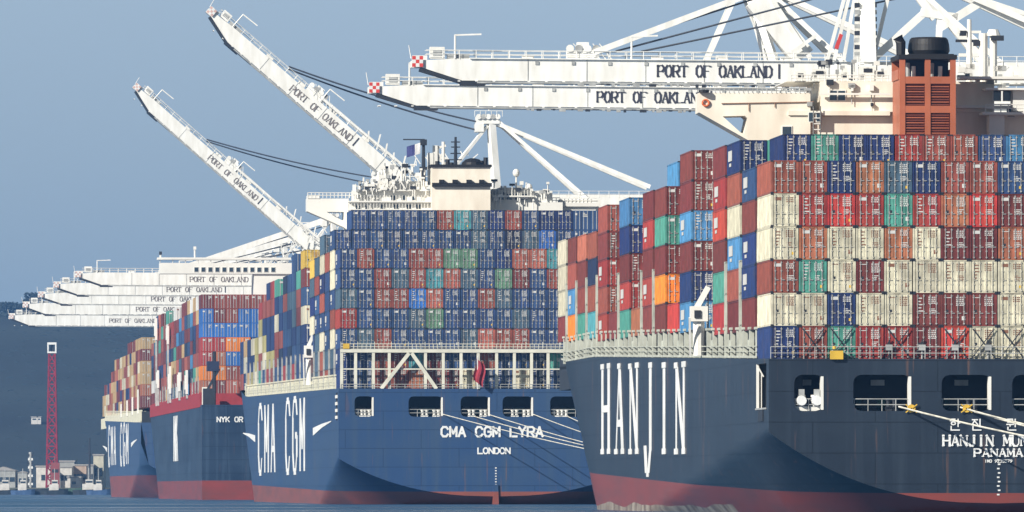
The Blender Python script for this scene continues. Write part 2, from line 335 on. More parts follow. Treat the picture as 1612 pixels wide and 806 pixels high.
# ------------------------------------------------------------------ ships
def hull_material(name, paint, stain, boot=(.30, .05, .045), a=2.4, b=0.0, growth=False):
    m = bpy.data.materials.new(name); m.use_nodes = True; n = m.node_tree; p = n.nodes['Principled BSDF']
    p.inputs['Roughness'].default_value = .36; p.inputs['Specular IOR Level'].default_value = .5
    N = n.nodes.new; L = n.links.new
    t = N('ShaderNodeTexCoord'); sx = N('ShaderNodeSeparateXYZ'); L(t.outputs['Object'], sx.inputs[0])
    def math_(op, x, y=None):
        q = N('ShaderNodeMath'); q.operation = op
        for i, v in enumerate((x, y)):
            if v is None: continue
            if isinstance(v, (int, float)): q.inputs[i].default_value = v
            else: L(v, q.inputs[i])
        return q.outputs[0]
    def noise_(scale, st, det=5):
        mp = N('ShaderNodeMapping'); mp.inputs['Scale'].default_value = st; L(t.outputs['Object'], mp.inputs[0])
        nz = N('ShaderNodeTexNoise'); nz.inputs['Scale'].default_value = scale; nz.inputs['Detail'].default_value = det; L(mp.outputs[0], nz.inputs['Vector']); return nz.outputs[0]
    def mix(f, c1, c2):
        q = N('ShaderNodeMix'); q.data_type = 'RGBA'
        if isinstance(f, float): q.inputs[0].default_value = f
        else: L(f, q.inputs[0])
        for i, c in ((6, c1), (7, c2)):
            if isinstance(c, tuple): q.inputs[i].default_value = (*c, 1)
            else: L(c, q.inputs[i])
        return q.outputs[2]
    def ramp(x, lo, hi):
        q = N('ShaderNodeMapRange'); q.inputs[1].default_value = lo; q.inputs[2].default_value = hi; L(x, q.inputs[0]); return q.outputs[0]
    streak = ramp(noise_(1, (1.1, .55, .05)), .48, .75)          # run-off streaks
    blotch = ramp(noise_(1, (.08, .045, .16)), .4, .68)
    c = mix(math_('MULTIPLY', blotch, .55), paint, stain)
    c = mix(math_('MULTIPLY', streak, .85), c, stain)
    rustm = math_('MULTIPLY', ramp(noise_(1, (2.1, .8, .11), 6), .63, .73), .5)
    c = mix(rustm, c, (.17, .09, .06))
    # plate seams
    br = N('ShaderNodeTexBrick'); br.inputs['Scale'].default_value = 1; br.inputs['Mortar Size'].default_value = .05; br.inputs['Brick Width'].default_value = 11; br.inputs['Row Height'].default_value = 2.7
    cb = N('ShaderNodeCombineXYZ'); L(math_('ADD', sx.outputs[0], sx.outputs[1]), cb.inputs[0]); L(sx.outputs[2], cb.inputs[1]); L(cb.outputs[0], br.inputs['Vector'])
    c = mix(math_('MULTIPLY', br.outputs['Fac'], .75), c, tuple(q*.45 for q in paint))
    lvl = math_('ADD', math_('MULTIPLY', sx.outputs[1], b), a)
    f = math_('LESS_THAN', sx.outputs[2], lvl)
    bt = mix(ramp(noise_(1, (.12, .07, .5)), .4, .65), boot, tuple(q*.62+.02 for q in boot))
    c = mix(f, c, bt)
    if growth:
        g = math_('ADD', math_('MULTIPLY', noise_(1, (.0, .028, .0), 2), 2.2), -.45)
        gf = math_('MULTIPLY', math_('LESS_THAN', sx.outputs[2], g), math_('MULTIPLY', math_('GREATER_THAN', sx.outputs[1], 55.0), .9))
        gc = mix(ramp(noise_(1, (.6, .35, .25)), .35, .65), (.13, .085, .055), (.40, .36, .28))
        c = mix(gf, c, gc)
    L(c, p.inputs['Base Color'])
    return m

NL = 34
class Ship:
    def __init__(s, name_px, D, L, B, deck, slope, zcs=.07, zc0=7.0, zk0=1.2):
        s.th = math.atan(slope); s.B = B; s.L = L
        corner = W(name_px, HY, D); s.O = Vector((corner.x+B/2*math.cos(s.th), D+B/2*math.sin(s.th), 0))
        s.deckf = deck; s.zcs = zcs; s.zc0 = zc0; s.zk0 = zk0
    def loc(s, px, py, ly):
        r = (px-CX)/F; c, sn = math.cos(s.th), math.sin(s.th)
        lx = (r*(s.O.y+ly*c)-s.O.x+ly*sn)/(c-r*sn); Y = s.O.y+lx*sn+ly*c
        return lx, H0+(HY-py)*Y/F
    def X(s, px, ly): return s.loc(px, 0, ly)[0]
    def Z(s, py, px, ly): return s.loc(px, py, ly)[1]
    def bd(s, y, z):
        B2 = s.B/2; dk = s.deckf(y); L = s.L
        # stern run
        zk = s.zk0-.55*y if y < 18 else s.zk0-9.9; zc = max(s.zc0-s.zcs*y, -6)
        if zc < zk+.5: zc = zk+.5
        u = max(0, min(1, (z-zk)/(zc-zk))); k = u**.42 if u < 1 else 1
        # bow
        fl = max(0, min(1, z/dk)); y0 = L-120+55*fl; le = L-9*(1-fl)
        if y > y0: t = min(1, (y-y0)/max(1, le-y0)); k *= max(0.0, (1-t**2.1))
        return B2*k, zk
    def hull(s, root, m, side_hole=None, wins=(), lettering_fn=None):
        mb = MB(); ys = [0, 1]+[2*k for k in range(1, 30)]+[60+3*k for k in range(30)]; y = 165
        while y < s.L-130: ys.append(y); y += 40
        ys += [s.L-125+k*9 for k in range(14)]+[s.L-4, s.L]
        if side_hole: ys += [side_hole[0], side_hole[1]]
        ys = sorted(set(ys))
        for sgn in (-1, 1):
            cols = []
            for y in ys:
                dk = s.deckf(y); zk = s.bd(y, 0)[1]; zt = 8.2 if side_hole is None else side_hole[2]
                lv = [zk+(zt-zk)*(k/NL)**1.3 for k in range(NL)]+[zt]
                lv += ([side_hole[3]] if side_hole else [zt+(dk-zt)*.5])+[dk]
                cols.append([(sgn*s.bd(y, z)[0], y, z) for z in lv])
            n = len(cols[0]); vs = [p for c_ in cols for p in c_]; fs = []
            for i in range(len(ys)-1):
                for k in range(n-1):
                    if side_hole and sgn < 0 and ys[i] >= side_hole[0]-.01 and ys[i+1] <= side_hole[1]+.01 and k == n-3: continue
                    a = i*n+k; q = (a, a+1, a+n+1, a+n)
                    fs.append(q if sgn < 0 else q[::-1])
            mb.add(vs, fs, m); smooth_n = len(mb.f)
            # bulwark inner skin is the deck below
        vs = []; fs = []
        for y in ys:
            z = s.deckf(y)-.35; b_ = s.bd(y, s.deckf(y))[0]-.02; vs += [(-b_, y, z), (b_, y, z)]
        for i in range(len(ys)-1): fs.append((2*i, 2*i+1, 2*i+3, 2*i+2))
        mb.add(vs, fs, mat('ship_deck_green', (.06, .10, .08), .8))
        # transom
        dk = s.deckf(0); left = []; K = 26
        zt = 8.2 if side_hole is None else side_hole[2]
        zl = [s.zk0+(zt-s.zk0)*(k/NL)**1.3 for k in range(NL+1)]
        half = [(s.bd(0, z)[0], z) for z in zl]
        outer = [(x, z) for x, z in half]+[(s.B/2, dk)]+[(-s.B/2, dk)]+[(-x, z) for x, z in half[::-1]]
        outer = [p for i, p in enumerate(outer) if i == 0 or (abs(p[0]-outer[i-1][0])+abs(p[1]-outer[i-1][1])) > 1e-4]
        vs, fs = plate(outer, [rrect(*w, .7) for w in wins], -.16, .10)
        mb.add(vs, fs, m)
        if lettering_fn: lettering_fn(mb)
        h = mb.build('hull', root)
        for i, p in enumerate(h.data.polygons): p.use_smooth = i < smooth_n
        # mooring deck rooms behind the openings
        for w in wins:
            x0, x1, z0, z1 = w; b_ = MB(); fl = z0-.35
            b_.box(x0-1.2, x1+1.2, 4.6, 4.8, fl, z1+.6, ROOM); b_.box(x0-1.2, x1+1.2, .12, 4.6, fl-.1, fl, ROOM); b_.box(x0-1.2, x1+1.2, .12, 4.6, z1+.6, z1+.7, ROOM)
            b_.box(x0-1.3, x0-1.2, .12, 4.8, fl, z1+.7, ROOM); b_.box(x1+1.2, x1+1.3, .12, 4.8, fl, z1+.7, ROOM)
            for xx in (x1-.02, ): b_.box(xx-.22, xx+.02, -.22, .7, z0+.1, z1-.15, SHIPWHITE)  # only the right jamb is white: its sunlit side put into the paint
            o = b_.build('mooring_opening', root)
            r_ = MB()
            for zz in (.55, 1.05): r_.tube([(x0, .05, z0+zz), (x1, .05, z0+zz)], .05, GREY)
            nn = max(2, int((x1-x0)/1.2))
            for k in range(nn+1): xx = x0+.1+(x1-x0-.2)*k/nn; r_.tube([(xx, .05, z0-.1), (xx, .05, z0+1.05)], .04, GREY)
            r_.build('guard_rail', o)
        return h
def bollard(parent, x, y, z, m=SHIPWHITE, s=1.0, pair=True):
    b_ = MB(); b_.box(x-.55*s, x+.55*s, y-.3, y+.3, z-.4, z+.1, m)
    for d in ((-.3, .3) if pair else (0,)):
        b_.tube([(x+d*s, y, z), (x+d*s, y, z+.7*s)], .19*s, m, 10); b_.tube([(x+d*s, y, z+.7*s), (x+d*s, y, z+.85*s)], .27*s, m, 10)
    return b_.build('bollard', parent)

# ------------------------------------------------------------------ containers
CW, CL, CH = 2.44, 12.19, 2.87
def body_mesh():
    mb = MB(); M = cmat('red'); h = CW/2; l = CL/2; p = .16
    for sx in (-1, 1):
        for y in (-l+.09, l-.09): mb.box(sx*h, sx*(h-.16), y-.09, y+.09, 0, CH, M)
        mb.box(sx*h, sx*(h-.1), -l+.18, l-.18, 0, .16, M); mb.box(sx*h, sx*(h-.1), -l+.18, l-.18, CH-.12, CH, M)
        n = 42; vs = []; fs = []
        for k in range(n+1):
            for q, off in ((0, .0), (.3, .045), (.5, .045), (.8, 0)):
                y = -l+.18+(2*l-.36)*(k+q)/(n+.8); xx = sx*(h-.02-off); vs += [(xx, y, .16), (xx, y, CH-.12)]
        for i in range(len(vs)//2-1):
            q = (2*i, 2*i+1, 2*i+3, 2*i+2); fs.append(q if sx < 0 else q[::-1])
        mb.add(vs, fs, M)
    mb.box(-h+.05, h-.05, -l+.02, l-.02, CH-.09, CH-.03, M); mb.box(-h+.1, h-.1, -l+.15, l, .02, .1, M)
    mb.box(-h+.16, h-.16, -l+.06, -l+.14, .0, .12, M); mb.box(-h+.16, h-.16, -l+.02, -l+.14, CH-.12, CH-.005, M)
    mb.box(-h+.16, h-.16, l-.1, l-.02, .1, CH-.1, M)
    # corner castings
    for sx in (-1, 1):
        for sy in (-1, 1):
            for z in (0, CH-.12): mb.box(sx*(h+.015), sx*(h-.2), sy*(l+.015), sy*(l-.2), z-.004, z+.124, DARK)
    # gap darkness behind the doors and gaskets
    mb.box(-h+.16, h-.16, -l+.11, -l+.13, .12, CH-.12, DARK)
    o = mb.build('tmp_body'); me = o.data; bpy.data.objects.remove(o); me.name = 'container_body'; return me
def door_mesh(side, var, mk):
    """one door leaf; side -1 or 1; var picks the stencilled markings"""
    mb = MB(); M = cmat('red'); w = 1.04; l = CL/2; x0, x1 = (-w-.01, -.01) if side < 0 else (.01, w+.01); y = -l+.05; rg = random.Random(var*7+side)
    mb.box(x0, x1, y, y+.05, .13, CH-.13, M)
    for k in range(3):      # pressed ridges
        a = x0+.10+k*.31; mb.box(a, a+.2, y-.025, y+.001, .24, CH-.24, M)
    def mark(a, b, c, d): mb.box(a, b, y-.034, y-.02, c, d, mk)
    if side > 0:
        rows = 3+var % 3
        for r_ in range(rows):
            z = CH-.42-r_*.17; e = x0+.12
            while e < x1-.25:
                q = rg.uniform(.07, .16); mark(e, e+q, z, z+.1); e += q+.05
            if r_ == 0: continue
        if var % 2: 
            for r_ in range(4):
                z = 1.45-r_*.14; mark(x0+.2, x0+.2+rg.uniform(.3, .6), z, z+.06)
        if var % 4 == 2: mark(x1-.42, x1-.12, .5, .85)
    else:
        if var % 3 == 0: mark(x0+.15, x0+.75, CH-.6, CH-.32)
        if var % 3 == 1:
            for r_ in range(5): mark(x0+.28, x0+.28+rg.uniform(.2, .45), CH-.5-r_*.28, CH-.4-r_*.28)
        if var % 3 == 2:
            mb.box(x0+.3, x0+.5, y-.034, y-.02, 1.2, 1.42, DARK); mark(x0+.15, x0+.85, CH-.42, CH-.36)
    if var % 4 == 1 and side > 0: mb.box(x1-.4, x1-.16, y-.034, y-.02, .42, .66, YEL)
    o = mb.build('tmp_door'); me = o.data; bpy.data.objects.remove(o); return me
def bar_mesh(x, m):
    mb = MB(); y = -CL/2-.01; mb.tube([(x, y, .1), (x, y, CH-.1)], .028, m, 6)
    for z in (.2, .75, 1.25, 1.9, CH-.25): mb.box(x-.075, x+.075, y-.02, y+.03, z-.05, z+.05, m)
    mb.box(x-.05, x+.3, y-.03, y+.01, 1.08, 1.14, m)
    o = mb.build('tmp_bar'); me = o.data; bpy.data.objects.remove(o); return me
BODY = body_mesh()
MK_W = mat('stencil_white', (.58, .58, .56), .6); MK_D = mat('stencil_brown', (.22, .10, .06), .6)
BARL = mat('locking_bar_zinc', (.36, .36, .35), .45, var=.2)
DOORS = {(s_, v_, k_): door_mesh(s_, v_, MK_D if k_ else MK_W) for s_ in (-1, 1) for v_ in range(12) for k_ in (0, 1)}
BARS = {x: bar_mesh(x, BARL) for x in (-.82, -.28, .28, .82)}
BARSC = {x: bar_mesh(x, mat('locking_bar_painted', (.50, .48, .40), .5)) for x in (-.82, -.28, .28, .82)}
# port-side livery panels: large pale company block on some boxes
def setmat(o, m):
    o.material_slots[0].link = 'OBJECT'; o.material_slots[0].material = m
NC = [0]
def ship_half(s): return s.B/2
g = MB(); g.box(-CW/2-.03, -CW/2-.004, 1.2, 4.6, 1.25, 2.2, MK_W); g.box(-CW/2-.03, -CW/2-.004, 2.0, 3.6, .75, 1.05, MK_W); q_ = g.build('tmp'); LOGO = q_.data; bpy.data.objects.remove(q_)
def container(parent_ship, lx, ly, z, col, label, bars=True, group='shipping containers stacked on the ships'):
    c, sn = math.cos(parent_ship.th), math.sin(parent_ship.th); O = parent_ship.O
    j = random.uniform(-.03, .03)
    o = bpy.data.objects.new('shipping_container', BODY); COL.objects.link(o)
    yc = ly+CL/2+random.uniform(-.04, .04)
    o.location = (O.x+(lx+j)*c-yc*sn, O.y+(lx+j)*sn+yc*c, z); o.rotation_euler.z = parent_ship.th+random.uniform(-.0012, .0012)
    if ly > 1 and lx < -ship_half(parent_ship)+3 and col in ('red', 'sky', 'crimson', 'blue', 'dkblue') and random.random() < .75:
        g = bpy.data.objects.new('company_panel', LOGO); COL.objects.link(g); g.parent = o
    M = cmat(col); setmat(o, M); tag(o, label, 'container', group); NC[0] += 1
    v = random.randrange(12); lt = 1 if col in ('cream', 'white', 'yellow') else 0
    for s_ in (-1, 1):
        d = bpy.data.objects.new('door', DOORS[(s_, v, lt)]); COL.objects.link(d); d.parent = o; setmat(d, M)
        for x in ((-.82, -.28) if s_ < 0 else (.28, .82)):
            if bars:
                b_ = bpy.data.objects.new('locking_bar', (BARSC if lt else BARS)[x]); COL.objects.link(b_); b_.parent = d
    return o
STK = MB()
GREYM = mat('stack_bars', (.42, .44, .45), .5)
def stuff_box(ship, lx, ly, z, col, doors=True, rg=random):
    c, sn = math.cos(ship.th), math.sin(ship.th); O = ship.O
    T = Matrix(((c, -sn, 0, O.x), (sn, c, 0, O.y), (0, 0, 1, 0), (0, 0, 0, 1)))
    M = smat(col); h = CW/2
    STK.box(lx-h, lx+h, ly, ly+CL, z, z+CH, M, T)
    if doors:
        for x in (-.85, -.3, .3, .85): STK.box(lx+x-.045, lx+x+.045, ly-.05, ly-.005, z+.1, z+CH-.1, GREYM, T)
        STK.box(lx-.03, lx+.03, ly-.03, ly-.005, z+.1, z+CH-.1, DARK, T)
        mk = MK_D if col in ('cream', 'white', 'yellow') else MK_W
        for k in range(3): STK.box(lx+.2, lx+.2+rg.uniform(.3, .75), ly-.06, ly-.052, z+CH-.5-k*.22, z+CH-.36-k*.22, mk, T)
        if rg.random() < .5: STK.box(lx-.95, lx-.95+rg.uniform(.3, .6), ly-.06, ly-.052, z+CH-.7, z+CH-.4, mk, T)
ORD = ['', 'first', 'second', 'third', 'fourth', 'fifth', 'sixth', 'seventh', 'eighth', 'ninth', 'tenth', 'eleventh', 'twelfth', 'thirteenth', 'fourteenth', 'fifteenth', 'sixteenth', 'seventeenth', 'eighteenth']
def stacks(ship, bays, ncol, pitch, palette, rg, named, colour, labeller, adjacent=True):
    """bays: list of (ly, base, {col: tiers} or function). named(b,c,t) -> True for an individual; the rest that show go to the one stack mesh"""
    H = [[bt(c_) for c_ in range(ncol)] for (ly, base, bt) in bays]
    n = len(bays)
    for b, (ly, base, bt) in enumerate(bays):
        for c_ in range(ncol):
            for t in range(H[b][c_]):
                lx = -pitch*(ncol-1)/2+c_*pitch; z = base+t*2.9
                col = colour(b, c_, t) or rg.choice(palette)
                if named(b, c_, t): container(ship, lx, ly, z, col, labeller(b, c_, t, CNAME[col])); continue
                aft = b == 0 or not adjacent or (bays[b-1][1]+2.9*H[b-1][c_] < z+2.9) or (c_ > 0 and H[b-1][c_-1]*2.9+bays[b-1][1] < z+1) or ly-bays[b-1][0] > 16
                ex = c_ == 0 or c_ == ncol-1 or t >= H[b][c_]-1 or H[b][c_-1] <= t or H[b][min(c_+1, ncol-1)] <= t or aft or b == n-1
                if ex: stuff_box(ship, lx, ly, z, col, aft)

# ================================================================== SHIP 1 : black-sterned ship
S1 = Ship(1210, 780, 290, 40.4, lambda y: 13.65+min(y, 190)*.0155+(max(0, y-230)*.05), .072, .062, 7.2, 1.0)
r1 = empty('container_ship', S1.O, S1.th)
tag(r1, 'nearest container ship with black stern, white side lettering and orange funnel', 'container ship', 'container ships moored in line')
HM1 = hull_material('hull_slate', (.015, .023, .037), (.028, .041, .060), (.22, .045, .035), 1.9, .0108, True)
w1 = []
for a, b_ in ((1250, 1296), (1343, 1434), (1482, 1560)):
    x0, x1 = S1.X(a, 0), S1.X(b_, 0); z0, z1 = S1.Z(647, 1400, 0), S1.Z(590, 1400, 0); w1.append((x0, x1, z0, z1))
w1 += [(S1.X(1593, 0), 5.6, z0, z1), (8.2, 12.8, z0, z1), (15.6, 18.1, z0, z1)]
def let1(mb):
    f = lambda x0, z0: (lambda u, v, d: Vector((x0+u, -.165-d, z0+v)))
    cx = 0.0
    lettering(mb, 'HANJIN MUNICH', .56, .92, .19, LETTER, f(cx, S1.Z(702, 1575, 0)), serif=True, gap=.36, hor=.7, depth=.05)
    lettering(mb, 'PANAMA', .54, .68, .155, LETTER, f(cx, S1.Z(719, 1575, 0)), serif=True, gap=.36, hor=.7, depth=.05)
    lettering(mb, 'IMO 9235579', .16, .24, .05, LETTER, f(cx, S1.Z(728, 1575, 0)), gap=.4, depth=.04)
    for g, px in (('h1', 1503), ('h2', 1537), ('h3', 1592), ('h4', 1627)):
        lettering(mb, [g], .85, .95, .105, LETTER, f(S1.X(px, 0), S1.Z(677, 1575, 0)), depth=.05)
    for k in range(9):
        z = 1.7+k*.38; mb.box(-.12+(.08 if k % 2 else 0), .1+(.08 if k % 2 else 0), -.2, -.16, z, z+.13, LETTER)
    # side lettering
    x = -S1.B/2-.02; yb, ys_ = 177.0, 81.0; cw = 8.2
    step = (yb-ys_-cw)/5; z0, z1 = 6.0, 15.4
    for i, ch in enumerate('HANJIN'):
        y0 = yb-i*step
        zb = 5.6+(y0-83)*.004; zh = 8.9+(y0-83)*.008
        if ch == 'J': zb -= 1.9; zh += 1.9
        lettering(mb, ch, cw, zh, 2.5 if ch != 'J' else 2.6, LETTER, (lambda y0, zb: (lambda u, v, d: Vector((x-d, y0-cw/2-u, zb+v))))(y0, zb), serif=True, hor=.30, depth=.03)
S1.hull(r1, HM1, (2.0, 11, 9.4, 13.3), w1, let1)
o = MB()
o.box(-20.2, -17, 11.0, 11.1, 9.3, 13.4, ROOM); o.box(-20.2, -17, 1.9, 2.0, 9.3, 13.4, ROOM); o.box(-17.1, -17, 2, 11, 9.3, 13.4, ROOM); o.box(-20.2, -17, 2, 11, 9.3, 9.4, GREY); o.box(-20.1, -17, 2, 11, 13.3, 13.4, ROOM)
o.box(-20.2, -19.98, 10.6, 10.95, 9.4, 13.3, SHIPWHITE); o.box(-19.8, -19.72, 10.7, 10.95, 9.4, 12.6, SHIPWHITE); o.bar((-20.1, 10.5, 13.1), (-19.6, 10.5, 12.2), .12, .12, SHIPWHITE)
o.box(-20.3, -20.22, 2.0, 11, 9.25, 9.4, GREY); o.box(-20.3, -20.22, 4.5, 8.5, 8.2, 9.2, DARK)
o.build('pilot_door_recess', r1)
for i, (x0, x1, z0, z1) in enumerate(w1):
    xs = (x0+.7, x1-.7) if i in (0, 5) else (x1-1.6,)
    for xx in xs: bollard(r1, xx, 1.2 if i else .5, z0+.3, SHIPWHITE if i == 0 else DARK, 1.3 if i == 0 else .9, pair=i != 0)
    g = MB(); g.box((x0+x1)/2-.6, (x0+x1)/2+.6, 3.4, 3.6, z1-.9, z1-.4, GREY); g.build('ceiling_lamp', r1); g = MB(); g.box(x0+1, x0+2.4, 2.6, 3.9, z0, z0+1.2, DARK); g.tube([(x0+.6, 3.2, z0+.7), (x1-2, 3.2, z0+.7)], .5, mat('winch_green', (.06, .13, .11), .6), 10)
    g.build('mooring_winch', r1)

# lashing pedestals and rail along the port side
def side_frames(ship, root, y0, y1, pitch, h, m, solid=False, x=None):
    X_ = -ship.B/2+.25 if x is None else x
    y = y0; k = 0
    while y < y1:
        z = ship.deckf(y); b_ = MB()
        if ship.bd(y, z)[0] > ship.B/2-.6:
            b_.box(X_-.1, X_+.3, y, y+.8, z-.3, z+h, m); b_.box(X_-.1, X_+1.4, y+.55, y+.7, z-.3, z+h*.55, m)
            b_.box(X_-.2, X_+1.3, y-.3, y+1.0, z+h, z+h+.22, m)
            if k % 3 == 1: b_.box(X_-.15, X_+.1, y+.8, y+2.0, z+.9, z+1.7, m)
            b_.build('lashing_pedestal', root)
        y += pitch; k += 1
    b_ = MB(); ys = list(range(int(y0), int(y1), 8))
    for a, c in zip(ys[:-1], ys[1:]):
        if ship.bd(c, ship.deckf(c))[0] < ship.B/2-.6: break
        for q, t in ((.15, .2), (.62, .06), (1.1, .09)):
            b_.bar((X_-.12, a, ship.deckf(a)+q), (X_-.12, c, ship.deckf(c)+q), .08, t, m)
        if solid: b_.bar((X_-.05, a, ship.deckf(a)+.75), (X_-.05, c, ship.deckf(c)+.75), .1, 1.5, m)
    b_.build('side_railing', root)
side_frames(S1, r1, 12.5, 262, 5.8, 2.6, LASH)
g = MB(); g.box(-19.2, -18.8, 13, 250, 13.6, 17.4, DARK); g.box(18.8, 19.2, 13, 250, 13.6, 17.4, DARK); g.box(-18.8, 18.8, 249.8, 250, 13.6, 17.4, DARK); g.box(-19.2, 19.2, 13.2, 250, 16.0, 16.3, DARK); g.build('hatch_coaming', r1)
# fittings on the stern rail
g = MB()
for k in range(42):
    xx = -20+k*.97; g.tube([(xx, .12, 13.6), (xx, .12, 14.7)], .035, GREY)
for z in (14.15, 14.7): g.tube([(-20, .12, z), (20, .12, z)], .04, GREY)
g.build('stern_rail', r1)
xa = S1.X(1317, -.2)
g = MB(); g.box(xa-.55, xa+.55, -.5, .1, 13.6, 14.35, YEL); g.tube([(xa-.2, -.2, 14.5), (xa-.2, -.2, 14.75)], .15, YEL, 8); g.build('life_raft_box', r1)
g = MB()
for k in range(4):
    xx = S1.X(1400+k*52, 0); g.tube([(xx, .3, 13.6), (xx, .3, 15.2)], .07, GREY); g.box(xx-.3, xx+.3, .1, .6, 14.4, 14.9, GREY); g.bar((xx-.8, .2, 13.7), (xx+.1, .2, 15.4), .09, .09, DARK)
g.build('deck_fitting', r1)

for c in range(1, 16):
    if c in (3, 5): continue
    xc = -18.75+c*2.5
    for e in (-1, 1): part = MB(); part.bar((xc-e*1.05, .25-.05*e, 13.7), (xc+e*.95, .25-.05*e, 16.3), .07, .09, DARK); part.build('lashing_rod', r1)
rr = random.Random(12)
for k in range(34):
    g = MB(); x_ = rr.uniform(-19.5, 19.5); q = rr.uniform(.12, .5); g.box(x_-q, x_+q, .5, .9, 13.4, 13.7+rr.uniform(.3, 1.3), rr.choice((GREY, DARK, MATS['winch_green'], LASH))); g.tube([(x_, .6, 13.5), (x_+rr.uniform(-.5, .5), .6, 13.7+rr.uniform(.8, 1.9))], .05, DARK, 5); g.build('deck_fitting', r1)
for x_ in (S1.X(1262, 0), S1.X(1286, 0)):
    g = MB(); g.tube([(x_, -.2, w1[0][2]+.9), (x_, .35, w1[0][2]+.9)], .42, LETTER, 12, .5); g.box(x_-.25, x_+.25, .0, .3, w1[0][2]+1.2, w1[0][2]+1.9, GREY); g.build('fairlead', r1)
C1 = {  # stern bay rows, from the top tier down, columns from the port corner
 5: 'redbrown redbrown dkblue rust grayblue dkblue redbrown redbrown blue blue maroon cream redbrown blue cream maroon',
 4: 'cream crimson red crimson green crimson rust red maroon cream maroon green cream redbrown maroon blue',
 3: 'cream rust cream cream rust cream maroon maroon rust cream cream maroon cream red cream rust',
 2: 'redbrown green cream maroon cream cream cream cream cream maroon cream cream redbrown cream maroon cream',
 1: 'cream cream dkblue cream cream maroon maroon maroon cream cream maroon cream cream dkblue cream cream',
 0: 'dkblue redbrown green crimson crimson maroon red cream cream red maroon dkblue crimson cream green red'}
C1 = {k: v.split() for k, v in C1.items()}
TOP1 = 'x dkblue green dkblue dkblue crimson redbrown redbrown blue sky blue redbrown cream maroon red dkblue'.split()
P1 = {1: 'maroon dkblue dkblue maroon blue', 2: 'maroon redbrown sky cream redbrown dkblue', 3: 'crimson green maroon red crimson maroon',
 4: 'sky dkblue maroon sky maroon maroon', 6: 'maroon orange maroon green maroon', 7: 'maroon crimson maroon crimson maroon sky',
 9: 'green crimson maroon dkblue sky', 11: 'crimson redbrown crimson maroon redbrown', 12: 'teal redbrown navy redbrown', 13: 'green redbrown maroon salmon',
 14: 'orange sky redbrown maroon', 15: 'maroon cream cream cream'}
P1 = {k: v.split() for k, v in P1.items()}
B1 = [0.4, 14.2, 28, 42, 76, 90, 104, 118, 132, 146, 160, 174, 188, 202, 216, 230]
BASE1 = [13.65, 16.5, 16.5, 16.6, 17.4, 17.6, 17.8, 17.9, 18, 18.05, 18.15, 18.2, 18.7, 18.8, 18.9, 19]
def h1(b):
    def f(c):
        if b == 0: return 6
        if b == 1: return 5 if c == 0 else 6
        if b == 2: return 6
        if b == 3: return 6 if c < 4 else 2 if 4 < c < 11 else 5
        if b in (5, 8, 10): return 1 if c == 0 else 4
        if b == 4: return 6
        if b == 6: return 5
        if b == 7: return 6 if c == 1 else 5
        if b in (9, 11): return 5
        return 4
    return f
def col1(b, c, t):
    if b == 0: return C1[t][c]
    if b == 1 and t == 5: return TOP1[c]
    if c == 0 and b in P1: return P1[b][t] if t < len(P1[b]) else None
    if b == 7 and c == 1 and t == 5: return 'sky'
    if b == 4 and t >= 4: return 'maroon'
    return None
def nm1(b, c, t):
    if b == 0: return c <= 8
    if b == 1 and t == 5: return c <= 9
    if b == 7 and c == 1 and t == 5: return True
    return c == 0 and (b in P1) or (b in (5, 8, 10) and c == 0)
BN1 = {1: 'second', 2: 'third', 3: 'fourth', 4: 'first', 5: 'second', 6: 'third', 7: 'fourth', 8: 'fifth', 9: 'sixth', 10: 'seventh', 11: 'eighth', 12: 'ninth', 13: 'tenth', 14: 'eleventh', 15: 'twelfth'}
def lab1(b, c, t, n):
    if b == 0: return f"{n} container, {ORD[t+1]} tier up in {ORD[c+1]} column from the port corner, black stern"
    if b == 1 and t == 5: return f"{n} container, {ORD[c]} along the topmost row above the black stern"
    if b == 7 and c == 1: return "single sky blue container topping the stack ahead of the nearest ship's wing"
    if b <= 3: return f"{n} container side-on, {ORD[t+1]} tier up, {BN1[b]} stack from the black stern"
    return f"{n} container side-on, {ORD[t+1]} tier, {BN1[b]} outboard stack beyond the cream bridge"
rg1 = random.Random(11)
stacks(S1, [(B1[i], BASE1[i], h1(i)) for i in range(16)], 16, 2.5, ['maroon', 'redbrown', 'cream', 'dkblue', 'blue', 'crimson', 'green', 'maroon', 'rust', 'red', 'sky'], rg1, nm1, col1, lab1)

def lash_posts(ship, root, gaps, h_, m):
    for q in gaps:
        z = ship.deckf(q); g = MB(); e = -ship.B/2+.1
        for yy in (q, q+.9): g.box(e, e+.35, yy, yy+.22, z, z+h_, m)
        for k in range(1, int(h_/2.9)+1): g.box(e, e+1.2, q, q+1.1, z+k*2.9, z+k*2.9+.18, m)
        g.build('lashing_bridge', root)
lash_posts(S1, r1, [B1[i]+12.7 for i in (1, 2, 6, 7, 9, 11, 12, 13, 14)], 8.9, LASH)
# bridge house of ship 1
def zz(py, px=1350, ly=58): return S1.Z(py, px, ly)
def xx_(px, ly=58): return S1.X(px, ly)
g = MB(); xl = xx_(1275); xr = -xl+1.5
g.box(xl, 17, 58.2, 72, 17, zz(176), CREAM); g.box(xl+1, xx_(1565), 57.9, 71, zz(176), zz(128), CREAM); g.box(xx_(1240), xl, 59, 71, 17, zz(150), CREAM)
g.box(xx_(1240), xx_(1400), 57.4, 58.2, zz(182), zz(175), CREAM); g.box(xx_(1290), xx_(1400), 57.2, 57.5, zz(150), zz(147), SHIPWHITE)
g.box(xx_(1500), xx_(1640), 57.2, 58.2, zz(170), zz(166), SHIPWHITE)
g.build('deckhouse', r1)
g = MB(); x0 = xx_(1100); 
pts = [(xx_(1100), zz(178)), (xx_(1100), zz(147)), (xl, zz(147)), (xl, zz(232)), (xx_(1196), zz(232))]
hole = [(xx_(1137), zz(184)), (xx_(1172), zz(183)), (xx_(1176), zz(187)), (xx_(1171), zz(211)), (xx_(1166), zz(210))]
